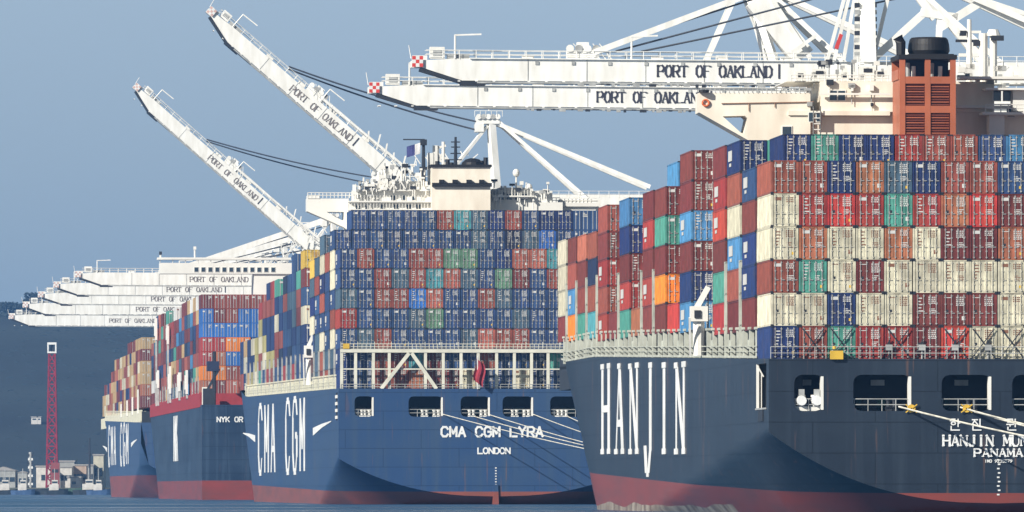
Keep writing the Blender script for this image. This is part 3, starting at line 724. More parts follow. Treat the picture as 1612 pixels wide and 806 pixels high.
vs, fs = plate(pts, [hole], 57.6, 61.5); g.add(vs, fs, CREAM); g.build('bridge_wing', r1); g = MB()
wr = -xx_(1100); pr = [(-a, b_) for a, b_ in pts]; pr[2] = (17, pr[2][1]); pr[3] = (17, pr[3][1]); vs, fs = plate(pr, [[(-a, b_) for a, b_ in hole]], 57.6, 61.5); g.add(vs, fs, CREAM)
g.build('bridge_wing', r1)
g = MB()
for k in range(24):
    q = xx_(1103+k*7.4); g.tube([(q, 57.55, zz(147)), (q, 57.55, zz(140))], .04, GREY)
for p_ in (140, 143.5): g.tube([(xx_(1103), 57.55, zz(p_)), (xx_(1275), 57.55, zz(p_))], .045, GREY)
g.tube([(xx_(1135), 57.5, zz(164)), (xx_(1280), 57.5, zz(161))], .05, mat('brown_pipe', (.35, .2, .13), .6)); g.tube([(xx_(1178), 57.5, zz(164)), (xx_(1178), 57.5, zz(176))], .04, MATS['brown_pipe']); g.tube([(xx_(1219), 57.5, zz(162)), (xx_(1219), 57.5, zz(170))], .04, MATS['brown_pipe'])
g.build('wing_railing', r1)
g = MB(); q = xx_(1107); g.tube([(q, 57.3, zz(147)), (q, 57.3, zz(143))], .5, BLACK, 10); g.build('wing_light', r1)
g = MB(); cxl, czl = xx_(1110), zz(163)
pts = [(cxl+.3*math.cos(a*math.pi/8), 57.45, czl+.3*math.sin(a*math.pi/8)) for a in range(17)]; g.tube(pts, .09, mat('lifebuoy_orange', (.75, .18, .06), .6), 6); g.build('lifebuoy', r1)
def window(root, x0, x1, z0, z1, y, fr=SHIPWHITE):
    g = MB(); g.box(x0-.08, x1+.08, y-.08, y-.003, z0-.08, z1+.08, fr); f = g.build('window', root); g = MB(); g.box(x0, x1, y-.1, y-.085, z0, z1, GLASS); g.build('pane', f)
window(r1, xx_(1306), xx_(1317), zz(158), zz(143), 57.9); window(r1, xx_(1319), xx_(1330), zz(158), zz(143), 57.9)
window(r1, xx_(1231), xx_(1245), zz(213), zz(200), 57.6)
for a in (1272, 1284): window(r1, xx_(a), xx_(a+7), zz(192), zz(178), 57.3)
for a, y0, y1 in ((1562, 158, 142), (1578, 158, 142), (1585, 183, 168)): window(r1, xx_(a), xx_(a+11), zz(y0), zz(y1), 57.2 if y1 < 160 else 57.6, SHIPWHITE)
g = MB()      # crowded platforms right of the funnel
for a, b_, c, d in ((1540, 1612, 178, 182), (1545, 1640, 140, 143), (1505, 1640, 122, 126)): g.box(xx_(a), xx_(b_), 54.8, 57.7, zz(d), zz(c), SHIPWHITE)
for a in range(1545, 1640, 12):
    g.tube([(xx_(a), 54.9, zz(178)), (xx_(a), 54.9, zz(166))], .05, SHIPWHITE)
g.tube([(xx_(1545), 54.9, zz(166)), (xx_(1640), 54.9, zz(166))], .06, SHIPWHITE); g.tube([(xx_(1545), 54.9, zz(172)), (xx_(1640), 54.9, zz(172))], .05, SHIPWHITE)
g.box(xx_(1552), xx_(1576), 55.5, 57.6, zz(215), zz(182), SHIPWHITE); g.box(xx_(1590), xx_(1630), 55.8, 57.7, zz(176), zz(143), SHIPWHITE)
g.build('aft_platform', r1)
g = MB()      # ladder and rail clutter on the house top
for a in range(1245, 1400, 9): g.tube([(xx_(a), 58.2, zz(128)), (xx_(a), 58.2, zz(118))], .05, SHIPWHITE)
for p_ in (118, 123): g.tube([(xx_(1245), 58.2, zz(p_)), (xx_(1400), 58.2, zz(p_))], .05, SHIPWHITE)
for a, h_, w_ in ((1262, 112, .5), (1292, 108, .7), (1330, 113, .5), (1368, 104, .8), (1388, 110, .6)): g.box(xx_(a)-w_, xx_(a)+w_, 59, 60.4, zz(128), zz(h_), SHIPWHITE); g.box(xx_(a)-w_*.5, xx_(a)+w_*.5, 58.95, 58.99, zz(h_+9), zz(h_+3), DARK)
g.box(xx_(1240), xx_(1400), 59, 70, zz(128), zz(126.5), SHIPWHITE)
g.build('monkey_island', r1)
rr = random.Random(9)
for k in range(5):
    g = MB(); a = 1279+k*1.2; g.tube([(xx_(1279), 57.1, zz(214-k*9)), (xx_(1290), 57.1, zz(214-k*9))], .06, SHIPWHITE, 4)
    g.tube([(xx_(1279+(k % 2)*11), 57.1, zz(216)), (xx_(1279+(k % 2)*11), 57.1, zz(168))], .06, GREY, 4); g.build('ladder', r1)
for k in range(26):
    a, b_ = rr.uniform(1270, 1396), rr.choice((rr.uniform(98, 126), rr.uniform(132, 172))); g = MB(); w_, h_ = rr.uniform(.1, .4), rr.uniform(.15, .6); yy = 59.2 if b_ < 128 else 57.65
    g.box(xx_(a)-w_, xx_(a)+w_, yy-.2, yy+.2, zz(b_), zz(b_)+h_, rr.choice((GREY, SHIPWHITE, SHIPWHITE, DARK))); g.tube([(xx_(a), yy, zz(b_)), (xx_(a), yy, zz(b_)-rr.uniform(.5, 1.6))], .05, GREY, 4); g.build('deck_fitting', r1)
for k in range(16):
    a, b_ = rr.uniform(1512, 1640), rr.uniform(100, 124); g = MB(); w_ = rr.uniform(.15, .6); g.box(xx_(a)-w_, xx_(a)+w_, 57, 57.8, zz(b_+8), zz(b_), SHIPWHITE if k % 3 else GREY); g.build('deck_fitting', r1)
g = MB(); q = xx_(1530); g.tube([(q, 60, zz(128)), (q, 60, zz(28))], .32, SHIPWHITE, 8, .2)
for p_, w_ in ((48, 1.1), (62, 1.3), (84, 1.0)): g.bar((q-w_, 60, zz(p_)), (q+w_, 60, zz(p_)), .25, .25, DARK if p_ == 62 else SHIPWHITE)
g.box(q-.9, q-.3, 59.7, 60.3, zz(54), zz(46), DARK); g.box(q+.4, q+1, 59.7, 60.3, zz(70), zz(62), DARK); g.build('radar_mast', r1)
g = MB(); q = xx_(1552); g.tube([(q, 60, zz(128)), (q, 60, zz(50))], .42, SHIPWHITE, 10); g.build('vent_post', r1)
g = MB(); q = xx_(1568); g.tube([(q, 60, zz(128)), (q, 60, zz(54))], .35, SHIPWHITE, 10); g.tube([(q, 60, zz(54)), (q, 60, zz(44))], .7, SHIPWHITE, 10, .45); g.box(q-.3, q+.9, 59.2, 59.6, zz(62), zz(54), DARK); g.build('satellite_dome', r1)
# funnel
fy = 48.8; X = lambda p: S1.X(p, fy); Z = lambda p: S1.Z(p, 1455, fy)
fu = MB(); xl, xr = X(1417), X(1504); xlt, xrt = X(1421), X(1500)
def fbox(a0, a1, b0, b1, z0, z1, m, y0=fy, y1=fy+6.5): fu.box(a0, a1, y0, y1, z0, z1, m)
fu.box(xl+.05, xr-.05, fy+.35, fy+6.5, 17, Z(124), FUNNEL)
for a in (xl+.22, (xl+xr)/2, xr-.22): fu.box(a-.26, a+.26, fy, fy+.35, 17, Z(92), FUNNEL)
for z in (Z(126), Z(172)): fu.box(xl, xr, fy+.02, fy+.34, z-.33, z+.33, FUNNEL)
fu.box(xl-.05, xr+.05, fy+6.1, fy+6.5, Z(124), Z(92), FUNNEL)
for a in (xl+.15, xr-.15): fu.box(a-.2, a+.2, fy+1.2, fy+6.1, Z(124), Z(108), FUNNEL)
fu.box(xl-.15, xr+.15, fy-.1, fy+6.6, Z(93), Z(86), BLACK)
fu.box(xl+.3, xr-.3, fy+3, fy+3.2, Z(124), Z(93), mat('funnel_inside', (.02, .03, .07), .6))
fu.build('funnel', r1)
g = MB()
for a, b_ in ((1424, 1456), (1463, 1495)):
    for t_, bo in ((130, 167), (178, 216)):
        g = MB(); g.box(X(a), X(b_), fy+.26, fy+.34, Z(bo), Z(t_), LOUVRE); k = 0; z = Z(bo)+.1
        while z < Z(t_)-.1: g.box(X(a)+.05, X(b_)-.05, fy+.1, fy+.26, z, z+.09, FUNNEL if k % 2 else LOUVRE); z += .24; k += 1
        g.build('louvre_panel', r1)
g = MB(); xc = X(1468); pts = []
for k, (z, r_) in enumerate(((86, 1.55), (78, 1.75), (68, 1.7), (60, 1.6), (57, 1.45))): pts.append((z, r_))
n_ = 36; vs = []; fs = []
for z, r_ in pts:
    for k in range(n_): a = 2*math.pi*k/n_; vs.append((xc+r_*1.12*math.cos(a), fy+3+r_*1.3*math.sin(a), Z(z)))
for i in range(len(pts)-1):
    for k in range(n_): fs.append((i*n_+k, i*n_+(k+1) % n_, (i+1)*n_+(k+1) % n_, (i+1)*n_+k))
fs.append(tuple((len(pts)-1)*n_+k for k in range(n_))); g.add(vs, fs, BLACK); n_ = 20
g.box(xc-2.1, xc+2.1, fy+.8, fy+5.2, Z(87), Z(84), BLACK); g.build('exhaust_cap', r1)
g = MB(); g.tube([(X(1421), fy+1.5, Z(86)), (X(1421), fy+1.5, Z(66)), (X(1416), fy+1.5, Z(57))], .42, BLACK, 8, .5); g.build('exhaust_pipe', r1)
g = MB()
for a, m_ in ((1432, GREY), (1441, SHIPWHITE), (1470, GREY), (1483, SHIPWHITE)): g = MB(); g.tube([(X(a), fy+1.5, Z(124)), (X(a), fy+1.5, Z(103 if m_ == SHIPWHITE else 98))], .2, m_, 8); g.build('uptake_pipe', r1)
# provision crane near the house, port side
def deck_crane(root, ship, px, ly, ptop, pbot):
    x = ship.X(px, ly); z0, z1 = ship.Z(pbot, px, ly), ship.Z(ptop, px, ly); g = MB(); h_ = z1-z0
    g.tube([(x, ly, z0), (x, ly, z0+h_*.62)], .55, SHIPWHITE, 10); g.box(x-.8, x+.8, ly-.8, ly+.8, z0+h_*.5, z0+h_*.72, SHIPWHITE); g.bar((x-.2, ly, z0+h_*.7), (x+.9, ly, z1), .5, .5, SHIPWHITE)
    g.bar((x-.8, ly, z0), (x-1, ly-1.5, z0+h_*.55), .2, .2, SHIPWHITE); g.box(x-.5, x+.1, ly-.95, ly-.81, z0+h_*.55, z0+h_*.66, DARK); g.tube([(x+.9, ly, z1), (x+.9, ly, z0+h_*.3)], .06, DARK)
    g.build('provision_crane', root)
deck_crane(r1, S1, 1100, 64, 452, 560)
g = MB(); g.box(-15, 15, 60, 71, 14, 30, SHIPWHITE); g.build('accommodation_gallery', r1)
# mooring lines of ship 1
def line(p0, p1, sag, r, label, m=ROPE, name='mooring_line', cat='mooring line', group='mooring lines'):
    p0 = Vector(p0); p1 = Vector(p1); pts = [p0.lerp(p1, k/16)+Vector((0, 0, -sag*4*(k/16)*(1-k/16))) for k in range(17)]
    g = MB(); o_ = p0.copy(); g.tube([p-o_ for p in pts], r, m, 6); return tag(g.build(name, None, o_), label, cat, group)
def SW(ship, lx, ly, z):
    c, sn = math.cos(ship.th), math.sin(ship.th); return Vector((ship.O.x+lx*c-ly*sn, ship.O.y+lx*sn+ly*c, z))
qx = quay_x(755)
line(SW(S1, S1.X(1415, 0), .1, S1.Z(640, 1415, 0)), (qx+2, 752, 3.4), 1.2, .08, 'pale rope leaving the wide stern opening of the black stern')
line(SW(S1, S1.X(1512, 0), .1, S1.Z(641, 1512, 0)), (qx+2, 757, 3.4), 1.0, .075, 'pale rope from the opening above the black stern lettering, upper of a pair')
line(SW(S1, S1.X(1530, 0), .1, S1.Z(647, 1530, 0)), (qx+2, 748, 3.4), 1.2, .065, 'pale rope crossing the Korean lettering on the black stern, lower of a pair')
for k, px in enumerate((1434, 1521)):
    g = MB(); p = SW(S1, S1.X(px, 0), -.35, S1.Z(643, px, 0))
    g.tube([(0, 0, 0), (0, .06, 0)], .36, YEL, 12); g.bar((-.5, -.03, -.35), (.5, -.03, .35), .08, .1, YEL); g.bar((-.5, -.03, .35), (.5, -.03, -.35), .08, .1, YEL)
    tag(g.build('rat_guard', None, p), 'yellow rat guard on the rope nearer the %s stern opening' % ('wide' if k == 0 else 'lettered side'), 'rat guard', 'rat guards on mooring lines')

# ================================================================== SHIP 2 : blue stern
S2 = Ship(533, 1290, 372, 45.6, lambda y: 16.75+min(y, 290)*.006+(max(0, y-290)*.06), .076, .14, 6.6, 1.15)
r2 = empty('container_ship', S2.O, S2.th); tag(r2, 'container ship with vivid blue stern and white truss, behind the black-sterned ship', 'container ship', 'container ships moored in line')
HM2 = hull_material('hull_blue', (.024, .062, .155), (.042, .078, .14), (.25, .07, .05), 1.85, .004)
w2 = []
for a, b_ in ((558, 588), (643, 697), (725, 771), (791, 839), (866, 920)): w2.append((S2.X(a, 0), S2.X(b_, 0), S2.Z(656, 700, 0), S2.Z(624, 700, 0)))
w2.append((17.7, 20.5, w2[0][2], w2[0][3]))
def swoosh(mb, x, y, z, L, h, flip=1):
    vs = []
    for d in (0, .06): vs += [(x-d, y, z-h*.5), (x-d, y, z+h*.4), (x-d, y-flip*L*.5, z+h*.75), (x-d, y-flip*L, z+h*.95), (x-d, y-flip*L, z+h*.85), (x-d, y-flip*L*.5, z+h*.3)]
    mb.add(vs, [(0, 1, 2, 5), (5, 2, 3, 4), (6, 7, 8, 11), (11, 8, 9, 10), (0, 6, 11, 5), (5, 11, 10, 4), (1, 7, 8, 2), (2, 8, 9, 3), (0, 6, 7, 1)], LETTER)
def side_cma(mb, ship, ya, yb, z0, h, th=2.2):
    x = -ship.B/2-.02; n = 7; tot = ya-yb; cw = tot/(6+1.2)*.56; st = tot/(6+1.2)
    for i, ch in enumerate('CMA CGM'):
        y0 = ya-(i if i < 3 else i-1+1.2)*st if i != 3 else None
        if y0 is None: continue
        lettering(mb, ch, cw, h, 3.3, LETTER, (lambda y0: (lambda u, v, d: Vector((x-d, y0-cw/2-u, z0+v))))(y0), hor=.32, depth=.03)
def let2(mb):
    f = lambda x0, z0: (lambda u, v, d: Vector((x0+u, -.165-d, z0+v)))
    xc = (S2.X(697, 0)+S2.X(852, 0))/2
    lettering(mb, 'CMA CGM LYRA', .92, 1.35, .30, LETTER, f(xc, S2.Z(687, 781, 0)), gap=.36, depth=.05)
    lettering(mb, 'LONDON', .62, .8, .2, LETTER, f((S2.X(752, 0)+S2.X(803, 0))/2, S2.Z(714, 781, 0)), gap=.3, depth=.05)
    for k in range(8): mb.box(-.12, .12, -.2, -.16, 2.4+k*.4, 2.55+k*.4, LETTER)
    side_cma(mb, S2, 243, 84, 5.0, 11.4)
    x = -S2.B/2-.02; swoosh(mb, x, 68, 11, 50, 1.3); swoosh(mb, x, 256, 11, 45, 1.3, -1)
S2.hull(r2, HM2, (3.0, 6.5, 12.2, 16.2), w2, let2)
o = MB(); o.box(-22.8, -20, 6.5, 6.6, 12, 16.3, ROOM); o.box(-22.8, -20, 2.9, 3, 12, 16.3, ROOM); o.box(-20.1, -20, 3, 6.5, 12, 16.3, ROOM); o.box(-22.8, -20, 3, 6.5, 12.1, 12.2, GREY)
for k in range(4): o.box(-22.95, -22.6, 3.0, 6.5, 12.4+k*1.0, 12.85+k*1.0, SHIPWHITE)
o.build('pilot_door_recess', r2)
for i, (x0, x1, z0, z1) in enumerate(w2):
    xs = (x0+.8, x1-.9) if i in (0, 5) else (x1-2.6, x1-.9) if i != 4 else (x0+.9, x0+2.1)
    for q in xs: bollard(r2, q, .7, z0+.15, SHIPWHITE, 1.0)
    g = MB(); g.tube([(x0+.8, 3.3, z0+.8), (x1-1, 3.3, z0+.8)], .6, MATS['winch_green'], 10); g.box(x0+.6, x0+1.6, 2.6, 4, z0, z0+1.5, DARK); g.build('mooring_winch', r2)
g = MB(); g.box(-.45, .45, -.3, 4, -3, 2.7, HM2); g.prism([(-.5, -2), (.5, -2), (.3, 2.9), (-.3, 2.9)], -.45, -.3, HM2); g.build('rudder_post', r2)
side_frames(S2, r2, 12, 300, 3.6, 1.9, mat('cream_bulwark_paint', (.66, .64, .50), .6, var=.12, scale=.4), True)
g = MB(); g.box(-21.6, -21.2, 14, 315, 16.6, 20, DARK); g.box(21.2, 21.6, 14, 315, 16.6, 20, DARK); g.box(-21.6, 21.6, 14, 315, 18.8, 19.2, DARK); g.build('hatch_coaming', r2)
# stern truss frame
fyl = -.0; X2 = lambda p, ly=.0: S2.X(p, ly); Z2 = lambda p, ly=.0: S2.Z(p, 700, ly)
def part_bar(root, name, a, b_, w, h, m): g = MB(); g.bar(a, b_, w, h, m); return g.build(name, root)
pxs = [538, 560, 588, 613, 670, 698, 726, 753, 782, 810, 837, 863, 890, 917, 944, 971, 998, 1024]
for p in pxs: part_bar(r2, 'frame_post', (X2(p), .35, 16.5), (X2(p), .35, Z2(551)), .42, .34, CREAMFRAME)
g = MB(); g.box(X2(536), X2(1027), .1, .75, Z2(555), Z2(550), CREAMFRAME); g.box(X2(536), X2(1027), .15, 1.3, Z2(550)-.003, Z2(549), GREY); g.build('top_beam', r2)
g = MB(); g.box(X2(536), X2(1027), .2, .4, Z2(582), Z2(580), CREAMFRAME); g.build('middle_rail', r2)
for c, d in (((600, 612), (644, 556)), ((687, 612), (648, 556)), ((930, 612), (966, 556)), ((1005, 612), (970, 556))): part_bar(r2, 'diagonal_brace', (X2(c[0]), .05, Z2(c[1])), (X2(d[0]), .05, Z2(d[1])), .4, .5, CREAMFRAME)
g = MB()
for k in range(75):
    q = X2(537)+(X2(1026)-X2(537))*k/74; g.tube([(q, .2, Z2(550)), (q, .2, Z2(541.5 if k % 4 else 538))], .045, CREAMFRAME, 5)
for p in (541.5, 546): g.tube([(X2(537), .2, Z2(p)), (X2(1026), .2, Z2(p))], .05, CREAMFRAME, 5)
for p in (605, 609): g.tube([(X2(537), .15, Z2(p)), (X2(1026), .15, Z2(p))], .045, GREY, 5)
for k in range(40):
    q = X2(537)+(X2(1026)-X2(537))*k/39; g.tube([(q, .15, 16.7), (q, .15, Z2(605))], .035, GREY, 5)
g.build('walkway_rail', r2)
g = MB(); g.box(X2(540), X2(550), .0, .8, Z2(549), Z2(541), YEL); g.build('rope_box', r2)
# the chart of the stern bay
C2 = {6: 'blue redbrown blue blue redbrown redbrown sage sage blue dkblue salmon salmon teal blue blue redbrown blue blue',
 5: 'blue blue redbrown grayblue redbrown teal salmon grayblue blue sage maroon blue redbrown blue grayblue blue redbrown blue',
 4: 'grayblue blue redbrown redbrown bright salmon blue blue redbrown grayblue blue blue blue blue redbrown blue blue blue',
 3: 'crimson blue blue blue grayblue sage blue blue blue blue grayblue blue blue redbrown blue blue blue blue',
 2: 'blue grayblue redbrown blue blue blue blue grayblue salmon redbrown redbrown blue blue blue redbrown blue blue blue',
 1: 'dkblue blue redbrown maroon teal maroon blue blue redbrown blue blue navy green navy blue blue redbrown blue',
 0: 'dkblue blue redbrown redbrown rust maroon maroon cream blue blue cream navy blue blue redbrown blue blue blue'}
C2 = {k: v.split() for k, v in C2.items()}
T2 = {8: 'x x blue blue blue blue redbrown teal grayblue dkblue redbrown blue dkblue dkblue blue blue blue blue', 7: 'blue blue blue blue blue blue blue blue grayblue blue navy grayblue bright blue blue blue blue blue'}
T2 = {k: v.split() for k, v in T2.items()}
B2 = [1.4]+[15.6+14*k for k in range(5)]+[98+14*k for k in range(16)]
def base2(i): return 16.8 if i == 0 else 17.0+i*.02 if i < 6 else 19.2+(i-6)*.05
def h2(b):
    def f(c):
        if b == 0: return 7
        if b == 1: return 8 if c < 1 else 9
        if b <= 4: return [0, 0, 7, 8, 7][b] if c == 0 else 8
        if b == 5: return 7 if c < 5 else 3
        if b <= 8: return [7, 6, 7][b-6] if c == 0 else 7
        if b <= 14: return [6, 6, 5, 6, 6, 6][b-9] if c == 0 else 6
        if b <= 16: return 5
        return 3 if c < 2 or b > 17 else 4
    return f
def col2(b, c, t):
    if b == 0: return C2[t][c]
    if b == 1 and t in T2: return T2[t][c] if T2[t][c] != 'x' else 'blue'
    if b == 6 and t == 6 and c == 0: return 'yellow'
    if b == 7 and t == 5 and c == 0: return 'green'
    if b == 5 and t == 6 and c == 0: return 'yellow'
    if c == 0 and b >= 17: return random.choice(['olive', 'tan', 'cream', 'dkblue', 'redbrown'])
    if c == 0 and b >= 12: return random.choice(['blue', 'dkblue', 'redbrown', 'crimson', 'cream', 'redbrown', 'olive', 'green'])
    return None
def nm2(b, c, t): return (b == 0 and c <= 12) or (b == 1 and t >= 7 and c <= 13) or (c == 0 and 1 <= b <= 5 and t < 7) or (c == 0 and b in (2, 3, 4, 6) and t >= 6)
def lab2(b, c, t, n):
    if b == 0: return f"{n} container, {ORD[t+1]} tier up in {ORD[c+1]} column from the port corner, blue stern"
    if b == 1 and t >= 7: return f"{n} container, {ORD[c+1]} along the {'topmost' if t == 8 else 'next to topmost'} row below the white bridge"
    return f"{n} container side-on, {ORD[t+1]} tier up, {ORD[b+1]} stack from the blue stern"
rg2 = random.Random(5)
pal2 = ['blue', 'blue', 'dkblue', 'blue', 'grayblue', 'redbrown', 'blue', 'grayblue', 'crimson', 'navy', 'maroon', 'cream', 'blue']
stacks(S2, [(B2[i], base2(i), h2(i)) for i in range(len(B2))], 18, 2.505, pal2, rg2, nm2, col2, lab2)
lash_posts(S2, r2, [B2[i]+12.6 for i in range(len(B2)-2) if i != 5], 6, GREY)
# house of ship 2
hl = 84; X = lambda p, ly=hl: S2.X(p, ly); Z = lambda p, ly=hl: S2.Z(p, 700, ly)
g = MB(); g.box(X(548), -X(548), hl, hl+13, 17, Z(318), SHIPWHITE); g.box(X(560), X(870), hl+.5, hl+12, Z(318), Z(300), SHIPWHITE); g.box(X(590), X(672), hl+1, hl+11, Z(300), Z(285), SHIPWHITE)
g.box(X(775), X(836), hl+.2, hl+10, Z(322), Z(297), SHIPWHITE); g.box(X(786), X(834), hl-.2, hl+9, Z(297), Z(295), SHIPWHITE); g.build('deckhouse', r2)
g = MB(); zt = Z(312)
for s_ in (1, -1):
    a = X(485); pts = [(s_*a, zt), (s_*X(550), zt), (s_*X(550), Z(362)), (s_*X(543), Z(357)), (s_*a, Z(332))]
    hole = [(s_*X(516), Z(333)), (s_*X(543), Z(333)), (s_*X(543), Z(346)), (s_*X(538), Z(346))]
    vs, fs = plate(pts, [hole], hl+3, hl+7); g = MB(); g.add(vs, fs, SHIPWHITE)
    if s_ < 0: g.build('bridge_wing', r2)
    else: gL = g
g = gL; g.box(X(486), X(505), hl+2.9, hl+6.9, zt, Z(307), SHIPWHITE); g.build('bridge_wing', r2)
g = MB(); rngw = random.Random(4)
for a0, a1, p in ((486, 560, 311), (836, 942, 318)):
    for k in range(int((a1-a0)/6)): g.tube([(X(a0+k*6), hl+2.9, Z(p)), (X(a0+k*6), hl+2.9, Z(p-8))], .06, SHIPWHITE, 5)
    for q in (8, 4): g.tube([(X(a0), hl+2.9, Z(p-q)), (X(a1), hl+2.9, Z(p-q))], .06, SHIPWHITE, 5)
g.build('wing_railing', r2)
g = MB(); g.box(X(836), X(940), hl+2, hl+7, Z(342), Z(320), SHIPWHITE); g.box(X(870), X(942), hl+1.5, hl+2, Z(324), Z(318), SHIPWHITE); g.build('starboard_wing_house', r2)
for a in (786, 798, 811, 822): window(r2, X(a), X(a+8), Z(314), Z(305), hl+.2)
for a, p in ((560, 324), (575, 324), (598, 322), (620, 322), (640, 322), (655, 322), (616, 308), (632, 308), (648, 308)): window(r2, X(a), X(a+7), Z(p+7), Z(p), hl if p > 318 else hl+.5)
g = MB(); cl_ = 80.6; XC = lambda p: S2.X(p, cl_); ZC = lambda p: S2.Z(p, 725, cl_)
g.box(XC(680), XC(772), cl_, cl_+3.8, 17, ZC(262), CREAM); g.box(XC(678), XC(774), cl_-.3, cl_+8.3, ZC(263), ZC(259), BLACK); g.box(XC(680), XC(774), cl_-.5, cl_-.004, ZC(294), ZC(288), BLACK)
for p in (695, 716, 738, 758): g.box(XC(p-4), XC(p+4), cl_-.6, cl_-.05, ZC(288), ZC(283), BLACK)
g.box(XC(718), XC(752), cl_-.08, cl_-.003, ZC(338), ZC(332), GREY)
g.build('engine_casing', r2)
g = MB(); n_ = 14; vs = []; fs = []; prof = [(259, 1.75), (255, 1.65), (250, 1.1), (248, .4)]
for z, r_ in prof:
    for k in range(n_): a = 2*math.pi*k/n_; vs.append((XC(746)+r_*math.cos(a), cl_+3+r_*1.4*math.sin(a), ZC(z)))
for i in range(3):
    for k in range(n_): fs.append((i*n_+k, i*n_+(k+1) % n_, (i+1)*n_+(k+1) % n_, (i+1)*n_+k))
fs.append(tuple(3*n_+k for k in range(n_))); g.add(vs, fs, BLACK); g.build('funnel', r2)
for p, h_ in ((690, 253), (706, 250), (712, 255), (766, 247), (760, 252)):
    g = MB(); g.tube([(XC(p), cl_+2, ZC(259)), (XC(p), cl_+2, ZC(h_))], .35, BLACK, 8); g.build('exhaust_pipe', r2)
g = MB(); q = XC(720); g.tube([(q, cl_+4, ZC(259)), (q, cl_+4, ZC(214))], .3, DARK, 6, .18)
for p, w_ in ((222, .7), (230, .7), (240, .8), (250, 1.0)): g.bar((q-w_, cl_+4, ZC(p)), (q+w_, cl_+4, ZC(p)), .18, .18, DARK)
g.build('signal_mast', r2)
g = MB(); q = X(668); g.tube([(q, hl+2, Z(285)), (q, hl+2, Z(220))], .35, DARK, 6, .22); g.bar((X(636), hl+2, Z(219)), (X(670), hl+2, Z(219)), .15, .2, DARK); g.box(q-.5, q+.5, hl+1.5, hl+2.5, Z(228), Z(219), DARK); g.box(q-.6, q+.2, hl+1.5, hl+2.5, Z(274), Z(262), DARK); g.build('flag_mast', r2)
g = MB()
for p, h_, w_ in ((688, 228, .5), (700, 222, .25), (681, 240, .6), (560, 290, .3), (610, 262, .3), (598, 270, .25), (634, 268, .2), (580, 283, .25)): g.tube([(X(p), hl+3, Z(290 if p > 670 else 318)), (X(p), hl+3, Z(h_))], w_, SHIPWHITE, 6)
for a, b_, c, d in ((676, 262, 700, 240), (676, 240, 712, 262), (678, 248, 706, 248), (690, 232, 704, 228)): g.bar((X(a), hl+3, Z(b_)), (X(c), hl+3, Z(d)), .35, .35, SHIPWHITE)
for k in range(26): 
    a = 560+k*4.4; g.tube([(X(a), hl+1.1, Z(300)), (X(a), hl+1.1, Z(293))], .05, SHIPWHITE, 4)
g.tube([(X(560), hl+1.1, Z(293)), (X(675), hl+1.1, Z(293))], .07, SHIPWHITE, 5); g.build('radar_mast', r2)
for px_, t_ in ((815, 268), (835, 291)):
    g = MB(); q = X(px_); g.tube([(q, hl+3, Z(297)), (q, hl+3, Z(t_+7))], .14, SHIPWHITE, 6)
    vs = [(q+.55*math.sin(b_)*math.cos(a), hl+3+.55*math.sin(b_)*math.sin(a), Z(t_+3)+.65*math.cos(b_)) for b_ in [math.pi*i/7 for i in range(8)] for a in [2*math.pi*k/10 for k in range(10)]]
    g.add(vs, [(i*10+k, (i+1)*10+k, (i+1)*10+(k+1) % 10, i*10+(k+1) % 10) for i in range(7) for k in range(10)], SHIPWHITE); g.build('satellite_dome', r2)
for p_, a, b_ in ((318, 548, 680), (300, 560, 672), (331, 548, 680), (309, 775, 840)):
    g = MB(); g.box(X(a), X(b_), hl-.9 if p_ > 305 else hl-.4, hl+.5, Z(p_)-.1, Z(p_)+.12, SHIPWHITE); 
    for k in range(int((b_-a)/5)): g.tube([(X(a+k*5), hl-.8 if p_ > 305 else hl-.3, Z(p_)), (X(a+k*5), hl-.8 if p_ > 305 else hl-.3, Z(p_)+1.0)], .05, SHIPWHITE, 4)
    g.build('deck_ledge', r2)
rr = random.Random(31)
for k in range(70):
    a = rr.uniform(552, 676) if k % 3 else rr.uniform(776, 868); top = (rr.uniform(258, 300) if a > 590 else rr.uniform(285, 318)) if k % 3 else rr.uniform(284, 318); g = MB(); w_ = rr.uniform(.08, .5); yy = hl-rr.uniform(.2, .8)
    base = 300 if 590 > a or top > 298 else 286; g.tube([(X(a), yy, Z(top+rr.uniform(8, 16))), (X(a), yy, Z(top))], .09, SHIPWHITE, 4); g.box(X(a)-w_, X(a)+w_, yy-.2, yy+.2, Z(top), Z(top)+rr.uniform(.15, .7), rr.choice((SHIPWHITE, SHIPWHITE, GREY, DARK))); g.build('deck_fitting', r2)
for a in (600, 612, 626): g = MB(); g.bar((X(a-14), hl-.5, Z(300)), (X(a+6), hl-.5, Z(270)), .3, .3, SHIPWHITE); g.bar((X(a+12), hl-.5, Z(298)), (X(a-2), hl-.5, Z(276)), .22, .22, SHIPWHITE); g.build('derrick', r2)
g = MB(); a, b_ = (0, 0), 0
vs = []; fs = []
for i in range(6):
    for k in range(5): vs.append((-i*.42, .12*math.sin(i*1.2+k*.5), -k*.42-.12*i))
for i in range(5):
    for k in range(4): q = i*5+k; fs.append((q, q+1, q+6, q+5))
FL1 = mat('flag_navy', (.05, .06, .2), .8); FL2 = mat('flag_red', (.30, .03, .045), .8); FLW = mat('flag_white', (.7, .7, .7), .8)
g.add(vs, fs[:8], FLW); g.add(vs, fs[8:], FL1)
fo = g.build('courtesy_flag', None, SW(S2, X(663), hl+2, Z(224))); tag(fo, 'small dark blue and white flag on the dark mast above the blue ship house', 'flag')
g = MB(); g.tube([(0, 0, -2.5), (0, -1.6, 2.2)], .1, SHIPWHITE, 6); vs = []; fs = []
g2 = MB()
for i in range(6):
    for k in range(7): vs.append((-.45+i*.28+.2*math.sin(k*.9), -1.5+.25*math.sin(i*1.9)+k*.1, 2.1-k*.55-i*.22))
for i in range(5):
    for k in range(6): q = i*7+k; fs.append((q, q+1, q+8, q+7))
